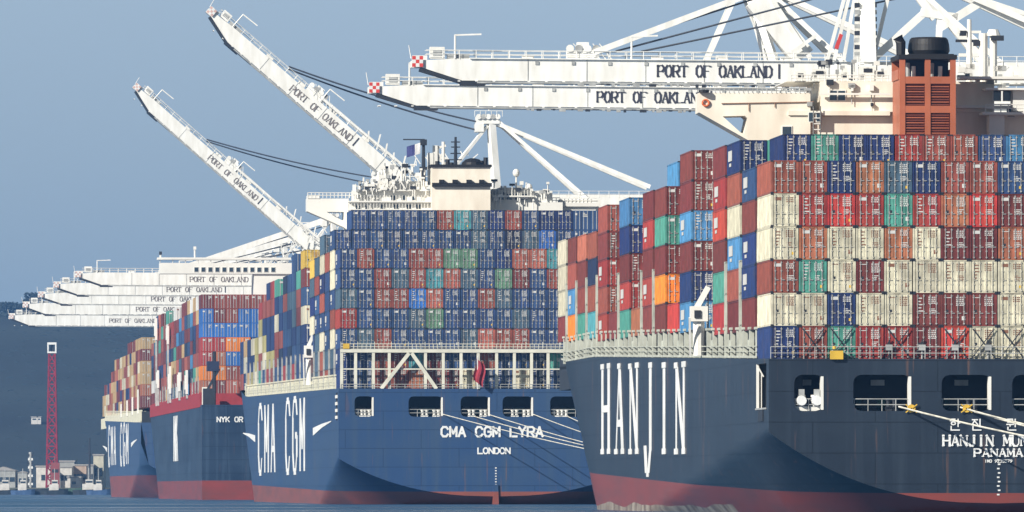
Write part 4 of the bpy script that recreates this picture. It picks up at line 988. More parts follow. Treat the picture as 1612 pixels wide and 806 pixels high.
g.add(vs, fs, FL2); g.add([(v[0], v[1]-.03, v[2]) for v in vs[:4]+vs[7:11]], [(0, 1, 5, 4), (1, 2, 6, 5)], FL1)
tag(g.build('stern_ensign', None, SW(S2, S2.X(752, -.3), -.3, S2.Z(585, 752, 0))), 'drooping red ensign on a staff at the white truss of the blue stern', 'flag')
deck_crane(r2, S2, 487, 76, 520, 606)
g = MB(); g.box(-20, 20, 86, 96, 17, 36, SHIPWHITE); g.build('accommodation_block', r2)
qx2 = quay_x(1235)
for k, (a, p, yy, lab) in enumerate(((697, 652, 1226, 'thin rope from the wide opening left of the name on the blue stern'), (745, 655, 1222, 'thin rope from the opening straight above the name on the blue stern'),
    (771, 653, 1230, 'thin rope passing just over the name on the blue stern'), (839, 652, 1236, 'thin rope from the opening above the last word on the blue stern'), (890, 654, 1242, 'short visible rope from the outermost opening of the blue stern'))):
    line(SW(S2, S2.X(a, 0), -.1, S2.Z(p, a, 0)), (quay_x(yy)+2, yy, 3.4), .8, .06, lab)

# ================================================================== SHIP 3
S3 = Ship(318, 1800, 335, 43, lambda y: 19.2+(max(0, y-270)*.06), .079, .03, -1.0, -4.5)
r3 = empty('container_ship', S3.O, S3.th); tag(r3, 'container ship with dark navy stern and red deck band, third in the line', 'container ship', 'container ships moored in line')
HM3 = hull_material('hull_navy', (.014, .031, .066), (.045, .08, .135), (.23, .045, .04), 3.9, .0)
def let3(mb):
    lettering(mb, 'NYK ORION', .66, .95, .22, LETTER, lambda u, v, d: Vector((S3.X(366, 0)+.8+u, -.165-d, S3.Z(664, 350, 0)+v)), gap=.36, depth=.06)
    x = -S3.B/2-.02; lettering(mb, 'NYK', 6.5, 9.8, 2.4, LETTER, lambda u, v, d: Vector((x-d, 128-u, 8.2+v)), hor=.35, gap=.12, depth=.03)
S3.hull(r3, HM3, None, [(-3, 2, 14.5, 17.3), (6, 11, 14.5, 17.3), (15, 18, 14.5, 17.3)], let3)
RB = mat('red_coaming_paint', (.32, .035, .04), .6, var=.12)
g = MB(); g.box(-21.6, -21.0, 8, 272, 18.8, 21.6, RB); g.box(21, 21.6, 8, 272, 18.8, 21.6, RB); g.box(-21, 21, 8, 8.3, 18.8, 21.6, RB); g.box(-21.0, 21.0, 8.3, 272, 21, 21.3, RB); g.build('red_coaming', r3)
side_frames(S3, r3, 9, 268, 6.5, 2.4, RB)
g = MB(); g.box(-21.2, -18.8, .5, 3, 19, 22.5, DARK); g.box(-21.3, -20, 3.2, 5, 19, 22.8, SHIPWHITE); g.bar((-20.5, 1, 22), (-18, 1, 26.5), .5, .5, DARK); g.tube([(-19, 1, 19), (-19, 1, 30)], .35, DARK); g.box(-20.4, -18.0, .6, 3.5, 26, 28, mat('funnel_inside', (.02, .03, .07))); g.build('stern_platform', r3)
C3 = {6: 'maroon redbrown redbrown redbrown redbrown salmon', 5: 'bright maroon redbrown bright bright bright', 4: 'bright bright bright bright bright maroon', 3: 'crimson crimson orange orange dkblue olive',
 2: 'crimson rust bright bright bright blue', 1: 'orange orange redbrown redbrown maroon tan', 0: 'rust maroon salmon redbrown salmon redbrown'}
C3 = {k: v.split() for k, v in C3.items()}
B3 = [9+14*k for k in range(19)]
def h3(b):
    def f(c):
        if b == 0: return 7 if c > 0 else 7
        if b <= 5: return 7
        if b <= 10: return [7, 6, 6, 7, 6][b-6] if c == 0 else 7
        if b <= 14: return 6 if c == 0 and b % 2 else 7
        if b <= 16: return 7
        return 5
    return f
def col3(b, c, t):
    if b == 0 and c < 6: return C3[t][c]
    return None
rg3 = random.Random(21)
stacks(S3, [(B3[i], 21.4, h3(i)) for i in range(len(B3))], 17, 2.5, ['maroon', 'redbrown', 'crimson', 'maroon', 'blue', 'dkblue', 'green', 'grayblue', 'salmon', 'white', 'redbrown', 'sky', 'maroon', 'navy', 'tan'], rg3, lambda b, c, t: False, col3, None)
for ly_, z_, n_ in ((62, 24, 5), (148, 25, 6), (160, 36, 4), (215, 27, 4), (226, 38, 5), (100, 25, 4)):
    g = MB(); g.box(-22.1, -21.7, ly_, ly_+3, z_-2, z_-2+n_, SHIPWHITE); g.box(-22.2, -21.6, ly_+3.4, ly_+5.5, z_-1, z_+n_*.4, SHIPWHITE); g.bar((-21.9, ly_, 21), (-21.9, ly_+1, z_-2), .4, .3, GREY); g.build('lashing_bridge', r3)
lash_posts(S3, r3, [B3[i]+12.6 for i in range(17)], 6, GREY)
hl = 190; X = lambda p: S3.X(p, hl); Z = lambda p: S3.Z(p, 380, hl)
g = MB(); g.box(X(252), X(560), hl, hl+6, Z(431), Z(414), SHIPWHITE); g.box(X(400), X(520), hl+.5, hl+12, 20, Z(431), SHIPWHITE); g.box(X(248), X(458), hl-.5, hl+4, Z(409), Z(405.5), SHIPWHITE)
for p in range(252, 458, 20): g.tube([(X(p), hl, Z(414)), (X(p), hl, Z(409))], .1, SHIPWHITE, 5)
g.build('bridge_wing', r3)
for p in range(306, 436, 11): window(r3, X(p), X(p+6), Z(428), Z(421), hl)
for p, t_ in ((307, 393), (253, 401)): 
    g = MB(); g.tube([(X(p), hl+1, Z(406)), (X(p), hl+1, Z(t_))], .2, SHIPWHITE, 5); g.box(X(p)-.3, X(p)+.3, hl+.7, hl+1.3, Z(t_), Z(t_)+.7, SHIPWHITE if p > 300 else DARK); g.build('antenna_mast', r3)
# ================================================================== SHIP 4
S4 = Ship(222, 2205, 330, 45.6, lambda y: 18.6+min(y, 300)*.009+(max(0, y-290)*.05), .079, .12, 9.5, 2.6)
r4 = empty('container_ship', S4.O, S4.th); tag(r4, 'farthest container ship, blue hull with cream rail band, at the end of the line', 'container ship', 'container ships moored in line')
HM4 = hull_material('hull_far_blue', (.035, .075, .17), (.05, .095, .18), (.25, .06, .05), 5.6, .0)
def let4(mb):
    side_cma(mb, S4, 238, 78, 8.6, 10.4); x = -S4.B/2-.02; swoosh(mb, x, 66, 13.4, 40, 1.3); swoosh(mb, x, 250, 13, 34, 1.3, -1)
S4.hull(r4, HM4, None, [(-3, 2, 14.5, 17.3)], let4)
side_frames(S4, r4, 8, 300, 8, 2.6, MATS['cream_bulwark_paint'], True)
g = MB(); g.box(-22.7, -22.2, 6, 304, 18.9, 21.8, MATS['cream_bulwark_paint']); g.box(-22.2, 22, 6, 304, 21, 21.4, DARK); g.box(-22.4, 22, 5.8, 6, 18, 21.4, DARK); g.build('cream_coaming', r4)
for ly_, z_ in ((20, 27), (58, 25.5), (96, 25), (140, 24.5)):
    g = MB(); g.box(-22.9, -22.6, ly_, ly_+4, 21, z_, SHIPWHITE); g.build('lashing_bridge', r4)
B4 = [6+14*k for k in range(21)]
def h4(b): return lambda c: [6, 6, 6, 6, 5, 6, 6, 5, 5, 5, 5, 4, 5, 5, 4, 4, 3, 3, 2, 3, 2][b] if c < 3 else [6, 6, 6, 6, 6, 6, 6, 5, 5, 5, 5, 5, 5, 5, 4, 4, 4, 3, 3, 3, 2][b]
rg4 = random.Random(8)
stacks(S4, [(B4[i], 22.4, h4(i)) for i in range(len(B4))], 18, 2.5, ['tan', 'redbrown', 'tan', 'maroon', 'cream', 'rust', 'tan', 'dkblue', 'salmon', 'cream', 'maroon'], rg4, lambda b, c, t: False, lambda b, c, t: None, None)
tag(STK.build('container_stacks'), 'remaining containers packed in tiers along the ships decks', 'containers', kind='stuff')

# ================================================================== CRANES
def crane(label, D, hinge, tip, zh, raised=False, house=True, sign=False, apex=(13.2, 75), txt=.31, depth=3.0, back=46, extra=None, mast_base=1.0, stay_at=.5, stay_w=.75, lamp=True, cables=True):
    """hinge, tip: photo points; local x runs landward, z up"""
    th = math.atan(QS); hw = W(hinge[0], hinge[1], D); root = empty('gantry_crane', (hw.x, hw.y, 3), th)
    tag(root, label, 'gantry crane', 'white gantry cranes along the quay')
    tw = W(tip[0], tip[1], D); zb = hw.z-3; tx, tz = (tw.x-hw.x), tw.z-hw.z
    L = math.hypot(tx, tz); ux, uz = tx/L, tz/L          # boom axis
    px_, pz_ = (uz, -ux) if -ux > 0 else (-uz, ux)       # normal, upwards
    def Bp(u, v, w=0): return Vector((u*ux+v*px_, w, zb+u*uz+v*pz_))
    h = depth/2; w = 1.1
    g = MB(); prof = [(0, -h), (L-7, -h), (L-1.5, h*.15), (L, h*.15), (L, h*.75), (L-6, h), (0, h)]
    n = len(prof); vs = [Bp(u, v, -w) for u, v in prof]+[Bp(u, v, w) for u, v in prof]
    g.add(vs, [tuple(range(n)), tuple(range(2*n-1, n-1, -1))]+[(i, i+n, (i+1) % n+n, (i+1) % n) for i in range(n)], WHITE)
    def bb(u0, u1, v0, v1, w0, w1, m):
        vs = [Bp(u, v, q) for q in (w0, w1) for u, v in ((u0, v0), (u1, v0), (u1, v1), (u0, v1))]
        g.add(vs, [(0, 1, 2, 3), (7, 6, 5, 4), (0, 4, 5, 1), (1, 5, 6, 2), (2, 6, 7, 3), (3, 7, 4, 0)], m)
    bb(0, L-9, -h-.36, -h-.12, -w-.25, -w+.15, GREY); bb(0, L-9, -h-.36, -h-.12, w-.15, w+.25, GREY)
    for k in range(int(L/2.4)): bb(1+k*2.4, 1.35+k*2.4, -h-.15, -h+.002, -w-.2, w+.2, WHITE)
    bb(L-10.2, L-6.8, -h-.62, -h-.1, -w-.2, w+.2, DARK); g.bar(Bp(L-7.2, -h-.28), Bp(L-1.2, h*.15-.25), 2*w+.3, .42, DARK, up=(0, 0, 1))  # sloped bar: shade under the tapering tip, put in as dark colour
    if sign:
        rr = random.Random(int(D)); u = 3.0
        while u < L*.62:
            q = rr.uniform(.25, 1.1); bb(u, u+q, -h-.34-rr.uniform(.1, .4), -h-.3, -w-.35, -w+.1, DARK if rr.random() < .6 else GREY); u += q+rr.uniform(.15, .9)
        for k in range(9): u = 3+k*5; bb(u, u+.5, h*.5, h*.8, -w-.12, -w, GREY)
        bb(1, L-8, h-.02, h+.12, -w-.3, w+.3, WHITE)
    for k in range(6): u = 4+k*(L-12)/6; bb(u, u+.12, -h, h, -w-.04, -w, GREY)          # splice seams
    cx = L*txt
    if extra and 'cx' in extra: cx = extra['cx']
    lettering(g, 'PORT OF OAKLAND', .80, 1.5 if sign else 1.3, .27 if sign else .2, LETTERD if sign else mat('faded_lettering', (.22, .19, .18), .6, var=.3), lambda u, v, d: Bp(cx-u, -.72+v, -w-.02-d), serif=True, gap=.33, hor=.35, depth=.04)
    bb(cx-9.0, cx-8.75, -.9, 1.1, -w-.09, -w, LETTERD)
    g.build('boom', root)
    # railings
    g = MB(); st = 2.3
    for s_ in (-w-.1, w+.1):
        for k in range(int((L-3)/st)):
            u = 1+k*st; a, b_ = Bp(u, h, s_), Bp(u, h+1.15, s_); g.tube([a, b_], .055, WHITE, 4)
        for v in (.6, 1.15): g.tube([Bp(1, h+v, s_), Bp(L-2, h+v, s_)], .05, WHITE, 4)
    for k in range(5): u = 8+k*(L-16)/5; bb(u, u+1.6, h, h+.5+.25*(k % 2), -.4, .5, WHITE)
    g.build('walkway_railing', root)
    g = MB()                                             # tip sign
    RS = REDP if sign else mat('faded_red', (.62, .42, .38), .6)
    for i in range(3):
        for k in range(3): bb(L-1.6+i*.5, L-1.1+i*.5, h*.2+k*.5, h*.2+.5+k*.5, -w-.35, -w-.25, RS if (i+k) % 2 == 0 else LETTER)
    g.build('checker_sign', root)
    g = MB(); bb(L-4.6, L-2.6, h, h+1.6, -.7, .7, WHITE); bb(L-4.2, L-3.0, h+.4, h+1.2, -.78, -.7, GREY); bb(L-8, L-5, h, h+.6, -.8, .8, GREY); bb(L-2.2, L-.2, h*.8, h+.4, -.8, .8, WHITE); g.tube([Bp(L, h, -.5), Bp(L+.3, h+1.8, -.5)], .06, WHITE, 4); g.build('tip_sheave_house', root)
    for u in (L-6.0, L*.50):
        g = MB(); g.tube([Bp(u, h, -w), Bp(u, h+3.2, -w)], .14, WHITE, 6); g.bar(Bp(u+.1, h+3.2, -w), Bp(u-3.6, h+3.35, -w), .3, .22, WHITE); g.build('lamp_arm', root)
    # sheave cluster
    g = MB(); uc = L*stay_at+1.5
    bb(uc-2.2, uc+2.2, h, h+1.3, -.9, .9, WHITE); bb(uc-.8, uc+.8, h+1.2, h+2.4, -.8, .8, WHITE)
    for k in range(4): c = Bp(uc-1.8+k*1.2, h+1.5, -1.0); g.tube([c, c+Vector((0, .2, 0))], .55, WHITE if k % 2 else GREY, 10)
    for k in range(5): g.bar(Bp(uc-4+k*.8, h, -.9), Bp(uc-2.2+k*.9, h+2.2, -.9), .12, .12, WHITE)
    g.build('sheave_cluster', root)
    # A-frame
    AX, AZ = apex[0], apex[1]-3; ap = Vector((AX, 0, AZ)); gz = zb
    g = MB(); mw = (extra or {}).get('mast_w', 1.3)
    for s_ in (-1, 1): g.bar((AX+mast_base, s_*4.5, gz+1.2), (AX, s_*1.4, AZ), mw, 1.1, WHITE)
    for k in range(1, 5): t = k/5; y = 4.5+(1.4-4.5)*t; p = Vector((AX+mast_base, 0, gz+1.2)).lerp(Vector((AX, 0, AZ)), t); g.bar(p+Vector((0, -y, 0)), p+Vector((0, y, 0)), .5, .5, WHITE)
    g.box(AX-3, AX+1.6, -2.2, 2.2, AZ-.6, AZ+.9, WHITE); g.box(AX-3.2, AX-1.6, -2.4, 2.4, AZ-2.2, AZ-.6, WHITE)
    for k in range(5): c = Vector((AX-2.6+k*.95, -2.5, AZ+.8)); g.tube([c, c+Vector((0, .25, 0))], .55, GREY if k % 2 else WHITE, 9)
    g.box(AX-3.4, AX+2.2, -2.6, -2.5, AZ+1.9, AZ+2.0, WHITE)
    for k in range(6): g.tube([(AX-3.4+k*1.1, -2.55, AZ+.8), (AX-3.4+k*1.1, -2.55, AZ+1.95)], .06, WHITE, 4)
    g.build('mast', root)
    g = MB(); q = Vector((AX-.5, -1.6, AZ+2)); g.tube([q, q+Vector((0, 0, 1.6))], .13, WHITE, 5); g.bar(q+Vector((-.2, 0, 1.6)), q+Vector((3.6, 0, 1.6)), .3, .22, WHITE); g.build('lamp_arm', root)
    for s_ in (-1, 1):
        g = MB(); g.bar((1.2, s_*4.2, gz+1), (AX-.8, s_*1.6, AZ-1), .55, .55, WHITE); g.build('front_leg', root)
    bz = gz+1.5
    for s_ in (-1, 1):
        g = MB(); g.bar((AX+.6, s_*1.3, AZ-.3), (AX+31.5, s_*4, bz+1.5), .8, .8, WHITE); g.build('backstay', root)
        g = MB(); g.bar((AX+1, s_*1.6, AZ+.2), (AX+19, s_*4.3, bz-1), .7, .7, WHITE); g.build('back_brace', root)
    if not raised:
        for s_ in (-1, 1):
            g = MB(); g.bar(Bp(L*stay_at, h+1, s_*.9), (AX-.6, s_*1.5, AZ), .45, stay_w, WHITE); g.build('forestay', root)
        for k, u in enumerate((L*stay_at+.5, L*stay_at-3, L*stay_at-6.5) if cables else ()):
            g = MB(); g.tube([Bp(u, h+1.2, -.5), Vector((AX+1.0+k*1.5, -.5, AZ-1.2-k*2.6))], .13, CABLE, 4); g.build('hoist_cable', root)
    else:
        for k, s_ in enumerate((-.7, .8)):
            a = Bp(L*.66, h+1.3, s_); b_ = Vector((AX-2.2, s_, AZ-.3-k*1.2)); pts = [a.lerp(b_, t/12)+Vector((0, 0, -.7*4*(t/12)*(1-t/12)-k*.4)) for t in range(13)]
            g = MB(); g.tube(pts, .17, CABLE, 4); g.build('hoist_cable', root)
        for s_ in (-1, 1):                                 # forestay links folded along the boom
            g = MB(); g.bar(Bp(L*.5, h+.8, s_*1.0), Bp(2.5, h+1.3, s_*1.0), .4, .45, WHITE)
            for k in range(7): g.bar(Bp(3+k*2.2, h+.2, s_), Bp(4.4+k*2.2, h+2.0+(k % 3)*.5, s_), .2, .2, WHITE)
            g.build('forestay', root)
        g = MB()
        for k in range(9): g.bar((-3.5+k*1.3, -2.5, gz+1), (-2.6+k*1.35, -2.5, gz+3.4+(k*37 % 5)*.7), .22, .22, WHITE)
        for v in (2.4, 3.6, 5.0): g.bar((-4, -2.5, gz+v), (8, -2.5, gz+v), .14, .16, WHITE)
        rr = random.Random(5)
        for k in range(46):
            a = Vector((rr.uniform(-12, 9), -2.6, gz+rr.uniform(.5, 9.5))); a.z = min(a.z, gz+2+(a.x+12)*.5); g.bar(a, a+Vector((rr.uniform(-1.6, 1.6), 0, rr.uniform(.4, 2.4))), .16, .2, WHITE)
        for k in range(6): g.box(-9+k*3, -7.6+k*3, -2.9, -2.3, gz+1.0+k*.5, gz+2.1+k*.5, WHITE)
        g.build('hinge_platform', root)
    # girder, house, cab, legs
    g = MB(); g.box(.3, back, -w-.1, w+.1, gz-h, gz+h, WHITE); g.box(.5, back, -4.6, -4.2, gz-h, gz+h*.6, WHITE); g.box(.5, back, 4.2, 4.6, gz-h, gz+h*.6, WHITE)
    for k in range(int(back/4)): g.box(1+k*4, 1.5+k*4, -4.2, 4.2, gz-h-.5, gz-h+.1, WHITE)
    g.build('girder', root)
    g = MB()
    for k in range(int(back/2)): g.tube([(k*2+.5, -4.7, gz+h*.6), (k*2+.5, -4.7, gz+h*.6+1.2)], .055, WHITE, 4)
    for v in (.6, 1.2): g.tube([(0, -4.7, gz+h*.6+v), (back, -4.7, gz+h*.6+v)], .05, WHITE, 4)
    g.build('girder_railing', root)
    hz0 = 0 if house else -h*2-9.5
    g = MB(); gz += hz0; g.box(AX+8, AX+24, -4, 4, gz+h+.3, gz+h+6, WHITE); g.prism([(AX+7.7, gz+h+6), (AX+24.3, gz+h+6), (AX+23.5, gz+h+6.8), (AX+8.5, gz+h+6.8)], -4.3, 4.3, WHITE)
    for k in range(5): g.box(AX+9+k*3, AX+10.4+k*3, -4.06, -4.003, gz+h+2.6, gz+h+4.2, GLASS)
    mh = g.build('machinery_house', root); gz -= hz0
    g = MB(); g.box(4, 7, -3.6, -1.2, gz-h-3.6, gz-h-.9, WHITE); g.box(4.1, 6.9, -3.68, -3.602, gz-h-2.9, gz-h-1.6, GLASS); g.box(3.4, 7.6, -3, 3, gz-h-.9, gz-h-.55, DARK); g.build('operator_cab', root)
    for lx in (2.5, 33):
        for s_ in (-1, 1):
            g = MB(); g.bar((lx, s_*9, 0), (lx, s_*5.2, gz-h), 1.7, 1.4, WHITE)
            for b_ in range(4): c = Vector((lx-.3, s_*9-3+b_*2, .45)); g.tube([c, c+Vector((.6, 0, 0))], .45, DARK, 10)
            g.box(lx-.7, lx+.7, s_*9-4, s_*9+4, .9, 2.0, WHITE); g.build('leg', root)
    g = MB()
    for s_ in (-1, 1):
        g.bar((2.5, s_*8.1, 14), (33, s_*8.1, 14), 1.2, 1.6, WHITE); g.bar((2.5, s_*7.2, 26), (33, s_*8, 15), .8, .8, WHITE); g.bar((33, s_*5.5, gz-4), (2.5, s_*7.2, 27), .8, .8, WHITE)
    for lx in (2.5, 33): g.bar((lx, -8.6, 6), (lx, 8.6, 6), 1.1, 1.4, WHITE); g.bar((lx, -5.3, gz-3.2), (lx, 5.3, gz-3.2), 1.1, 1.4, WHITE)
    g.build('portal_beam', root)
    g = MB(); z = 4; side = 0                               # stair tower on the landward leg
    while z < gz-6: g.bar((34.5, -9+side*3, z), (34.5, -6-side*3, z+3), .7, .15, GREY); z += 3; side = 1-side
    g.tube([(34.2, -9.2, 1), (34.2, -6.4, gz-4)], .1, GREY, 4); g.build('stair', root)
    if extra and 'fn' in extra: extra['fn'](root, hw, D)
    return root

def extraA(root, hw, D):
    def P(px, py, w=-1.5): p = W(px, py, D); return Vector((p.x-hw.x, w, p.z-3))
    def brace(name, a, b_, wd): g = MB(); g.bar(P(*a), P(*b_), wd, wd, WHITE); g.build(name, root)
    for k, (a, b_, wd) in enumerate((((1368, 98), (1452, 22), 1.0), ((1448, 20), (1506, 28), 1.1), ((1478, 44), (1542, 4), 1.1), ((1486, 26), (1548, 100), 1.2), ((1440, -10), (1470, 30), 1.0), ((1536, 4), (1640, 52), 1.0), ((1536, -4), (1640, 30), .6), ((1400, -20), (1372, 98), .5), ((1478, 26), (1476, 80), .8))): brace('lattice_brace', a, b_, wd)
    for dx in (0, 11, 26): brace('ladder_rail', (1336+dx*.6-8, -5), (1300+dx, 96), .45)
    g = MB(); g.bar(P(1322, 55), P(1314, 78), .7, .5, REDP); g.build('red_marker', root)
    for px in (1345, 1372):
        for k in range(8): p = P(px, 10+k*11, -3.2); g = MB(); g.box(p.x-.35, p.x+.35, -3.4, -3.0, p.z-.3, p.z+.3, GREY if k % 2 else DARK); g.build('mast_light', root)
crane('white crane with lowered boom, upper of the two lettered booms over the black-sterned ship', 1226, (1338, 115), (645, 112), 0, house=False, sign=True, apex=(2.2, 76), cables=True, extra=dict(cx=18.8, mast_w=1.7, fn=extraA), mast_base=0, stay_at=.585, stay_w=.8)
def extraB(root, hw, D):
    def P(px, py, w=-2.0): p = W(px, py, D); return Vector((p.x-hw.x, w, p.z-3))
    g = MB(); g.bar(P(1186, 0), P(1262, 92), 3.2, 3.4, WHITE); g.build('front_leg', root)
    g = MB(); g.bar(P(1210, 0, -3.5), P(1272, 94, -3.5), .7, .7, WHITE); g.build('ladder_rail', root)
    g = MB(); g.bar(P(1242, 84, -4.5), P(1280, 58, -4.5), .5, .5, WHITE); g.build('lamp_arm', root)
crane('white crane with lowered boom, lower of the two lettered booms over the black-sterned ship', 1309, (1226, 156), (578, 152), 0, house=False, sign=True, apex=(-4.8, 77), extra=dict(cx=19.0, mast_w=1.0, fn=extraB), mast_base=5, stay_at=.2, cables=False)
crane('white crane whose raised boom reaches highest into the sky', 1776, (668, 318), (322, 22), 0, True, False, apex=(13.3, 75.5), txt=.47)
crane('white crane whose raised boom ends lower, beside the highest boom', 2220, (520, 415), (207, 140), 0, True, True, apex=(13.3, 80), txt=.49)
crane('nearest of the five far lowered booms, topmost in their fan', 2416, (446, 440), (118, 439), 0, apex=(13.3, 75.5), depth=3.3, stay_w=1.5)
crane('far crane with the second highest lowered boom in the fan', 2560, (405, 456), (84, 455), 0, depth=3.3, stay_w=1.4)
crane('far crane whose lowered boom is the middle one of the fan of five', 2660, (378, 471), (60, 470), 0, depth=3.2, stay_w=1.4)
crane('far crane with the second lowest lowered boom in the fan', 2770, (352, 487), (36, 486), 0, depth=3.4, stay_w=1.4)
crane('farthest crane with the lowest boom tip above the red lattice tower', 3026, (296, 505), (14, 504), 0, depth=3.7, stay_w=1.4)

# ================================================================== far waterfront
def P(px, D): return (px-CX)*D/F
DT = 3330
def up(py, D=DT): return H0+(HY-py)*D/F
t = empty('lattice_tower', (P(82, DT), DT, 2.6)); tag(t, 'tall red lattice tower with a white box on top at the far shore', 'tower')
g = MB(); hb, ht = 2.1, 1.15; zt = up(556)-2.6
for sx in (-1, 1):
    for sy in (-1, 1): g.bar((sx*hb, sy*hb, 0), (sx*ht, sy*ht, zt), .55, .55, TOWER)
N = 13
for k in range(N):
    a, b_ = k/N, (k+1)/N; wa, wb = hb+(ht-hb)*a, hb+(ht-hb)*b_
    for s_ in (-1, 1):
        for e in (-1, 1):
            g.bar((-wa*e, s_*wa, zt*a), (wb*e, s_*wb, zt*b_), .42, .42, TOWER); g.bar((s_*wa, -wa*e, zt*a), (s_*wb, wb*e, zt*b_), .42, .42, TOWER)
        g.bar((-wb, s_*wb, zt*b_), (wb, s_*wb, zt*b_), .4, .5, TOWER); g.bar((s_*wb, -wb, zt*b_), (s_*wb, wb, zt*b_), .4, .5, TOWER)
g.build('lattice_shaft', t)
g = MB(); g.box(-1.7, 1.7, -1.7, 1.7, zt, zt+.6, LETTER); g.box(-1.7, -1.2, -1.7, 1.7, zt+.6, zt+3.2, LETTER); g.box(1.2, 1.7, -1.7, 1.7, zt+.6, zt+3.2, LETTER); g.box(-1.7, 1.7, -1.7, 1.7, zt+3.2, zt+4, LETTER); g.box(-.6, .6, -.5, .5, zt+.6, zt+3.2, DARK); g.build('top_box', t)
for k, (px, top, w_) in enumerate(((48, 712, .5), (141, 690, .28), (87, 718, 1.1))):
    m = MB(); h_ = up(top)-2; r_ = empty('mast', (P(px, 3318), 3318, 2))
    if k == 0:
        for i in range(9): m.box(-.9, .9, -.5, .5, h_*i/9, h_*(i+.55)/9, LETTER if i % 2 else DARK); 
        m.tube([(0, 0, 0), (0, 0, h_)], .6, GREY)
    elif k == 1: m.tube([(0, 0, 0), (0, 0, h_)], .5, DARK, 6, w_); m.bar((-1.2, 0, h_*.7), (1.2, 0, h_*.7), .3, .3, DARK)
    else: m.box(-1.6, 1.6, -.6, .6, 0, h_*.8, mat('rust_housing', (.25, .06, .06), .6)); m.tube([(0, 0, h_*.8), (0, 0, h_)], .3, MATS['rust_housing']); m.box(-1.2, 1.2, -.62, -.601, h_*.5, h_*.6, DARK)
    m.build('pole', r_); tag(r_, ['short striped signal mast beside the white shed on the far shore', 'thin dark mast near the far ship bow', 'squat rust coloured pylon at the foot of the red tower'][k], 'mast')
def building(px0, px1, top, D, m, label, roof='flat', win=3, dpt=18):
    x0, x1 = P(px0, D), P(px1, D); w_ = x1-x0; h_ = up(top, D)-2.6; r_ = empty('waterfront_building', ((x0+x1)/2, D, 2.6)); tag(r_, label, 'building', 'low buildings on the far shore')
    g = MB(); g.box(-w_/2, w_/2, 0, dpt, -.3, h_, m); g.build('wall', r_)
    g = MB(); rm = mat('shed_roof', (.35, .34, .33), .7, var=.15, scale=.05)
    if roof == 'flat': g.box(-w_/2-.3, w_/2+.3, -.3, dpt+.3, h_, h_+.5, rm)
    else: g.prism([(-w_/2-.4, h_), (w_/2+.4, h_), (0, h_+w_*.17)], -.3, dpt+.3, rm)
    g.build('roof', r_)
    for i in range(win):
        c = -w_/2+w_*(i+.5)/win; q = MB(); q.box(c-w_*.14/ max(1, win/3), c+w_*.14/max(1, win/3), -.08, -.003, h_*.35, h_*.62, GLASS); q.build('window', r_)
BW = mat('shed_white', (.62, .60, .56), .7); BT = mat('shed_tan', (.45, .34, .27), .7); BG = mat('shed_grey', (.33, .34, .33), .7); BC = mat('shed_cream', (.52, .50, .40), .7)
building(-14, 24, 741, 3360, BG, 'long pale grey shed at the picture edge on the far shore', 'gable', 4)
building(28, 42, 744, 3350, BG, 'small grey gabled shed between the long shed and the striped mast', 'gable', 2)
building(57, 79, 735, 3340, BW, 'bright white square shed beside the foot of the red tower', 'flat', 1)
building(94, 117, 727, 3380, BG, 'grey flat roofed block behind the white hut', 'flat', 4)
building(95, 113, 736, 3345, BW, 'white low block with flat roof just past the red tower', 'flat', 3)
building(116, 136, 733, 3360, BT, 'tan brick block in the middle of the far shore', 'flat', 4)
building(106, 127, 752, 3325, BW, 'bright white hut low by the water in front of the tan block', 'flat', 1)
building(147, 163, 717, 3340, BC, 'tall narrow cream building nearest the farthest ship', 'flat', 2)
building(138, 147, 733, 3335, BG, 'narrow grey hut beside the tall cream building', 'flat', 2)
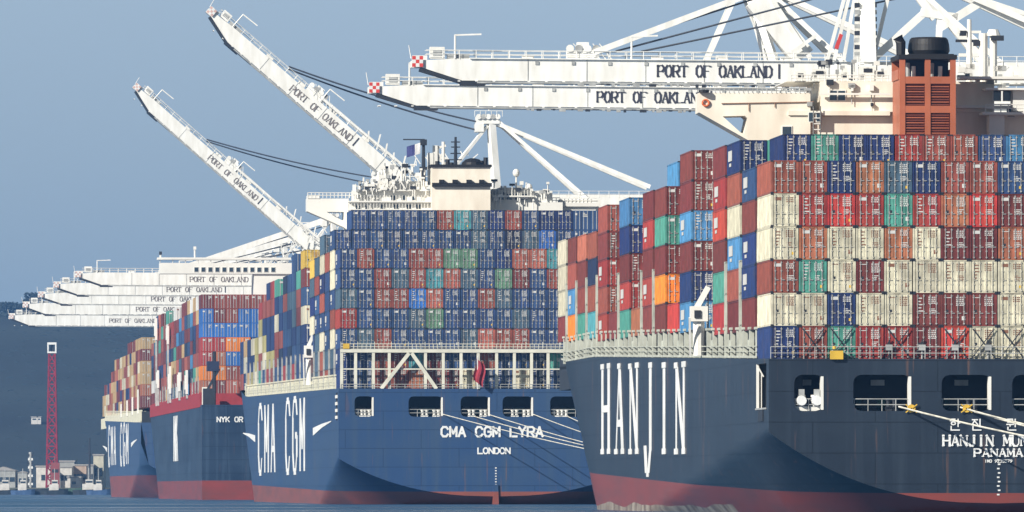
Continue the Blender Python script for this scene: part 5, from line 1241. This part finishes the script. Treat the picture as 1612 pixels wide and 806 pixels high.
def boat(px, D, L_, m, label, cab=True, h_=1.6):
    r_ = empty('moored_boat', (P(px, D), D, 0)); tag(r_, label, 'boat', 'small boats moored at the far shore'); g = MB(); vs = []; fs = []
    st = [(-.5, .75), (-.3, 1), (.1, 1), (.35, .7), (.5, .05)]; w_ = L_*.14
    for t_, b_ in st: vs += [(t_*L_, -w_*b_, h_+max(0, t_)*1.2), (t_*L_*.95, -w_*b_*.7, -.5), (t_*L_*.95, w_*b_*.7, -.5), (t_*L_, w_*b_, h_+max(0, t_)*1.2)]
    for i in range(4):
        for k in range(3): a = i*4+k; fs.append((a, a+1, a+5, a+4))
        fs.append((i*4+3, i*4, i*4+4, i*4+7))
    fs += [(0, 3, 2, 1), (16, 17, 18, 19)]; g.add(vs, fs, m); g.build('hull', r_)
    if cab:
        g = MB(); g.box(-L_*.2, L_*.15, -w_*.6, w_*.6, h_-.1, h_+2.2, BW); g.box(-L_*.1, L_*.12, -w_*.5, w_*.5, h_+2.2, h_+3.8, BW); g.box(-L_*.09, L_*.11, -w_*.52, -w_*.501, h_+2.6, h_+3.3, GLASS); g.build('cabin', r_)
        g = MB(); g.tube([(0, 0, h_+3.8), (0, 0, h_+8)], .15, GREY, 5); g.build('mast', r_)
DKB = mat('boat_dark_hull', (.03, .04, .05), .6); BLB = mat('boat_blue_hull', (.06, .12, .25), .6); GRB = mat('barge_green_hull', (.07, .14, .10), .7)
boat(8, 3270, 11, DKB, 'dark hulled boat in front of the long grey shed'); boat(36, 3265, 9, BLB, 'small blue boat by the striped mast'); boat(60, 3268, 13, DKB, 'dark barge low in the water below the white shed', False, 2.0)
boat(86, 3262, 10, DKB, 'dark tug at the foot of the red tower'); boat(113, 3265, 13, GRB, 'green barge in front of the bright white hut', False, 2.2); boat(140, 3260, 12, DKB, 'dark boat below the thin dark mast', True, 1.8); boat(155, 3255, 9, BLB, 'blue boat alongside the tall cream building')
for k, px in enumerate((55, 62.5)):
    D = 4400
    while D < 5700 and hill_h(P(px, D), D)-2.3 < (HY-668)*D/F: D += 10
    x = P(px, D); r_ = empty('hillside_house', (x, D, hill_h(x, D)+1.5)); tag(r_, ['white flat house low on the wooded hill above the striped mast', 'smaller white house beside the flat one on the wooded hill'][k], 'house')
    g = MB(); s_ = 3.4 if k == 0 else 2.0; g.box(-s_/2, s_/2, -6, 2, -2, 1.8, BW); g.build('wall', r_); g = MB(); g.box(-s_/2-.3, s_/2+.3, -6.3, 2.3, 1.8, 2.2, MATS['shed_roof']); g.build('roof', r_); g = MB(); g.box(-s_*.3, s_*.3, -6.05, -6.003, .3, 1.1, GLASS); g.build('window', r_)
print('containers', NC[0])
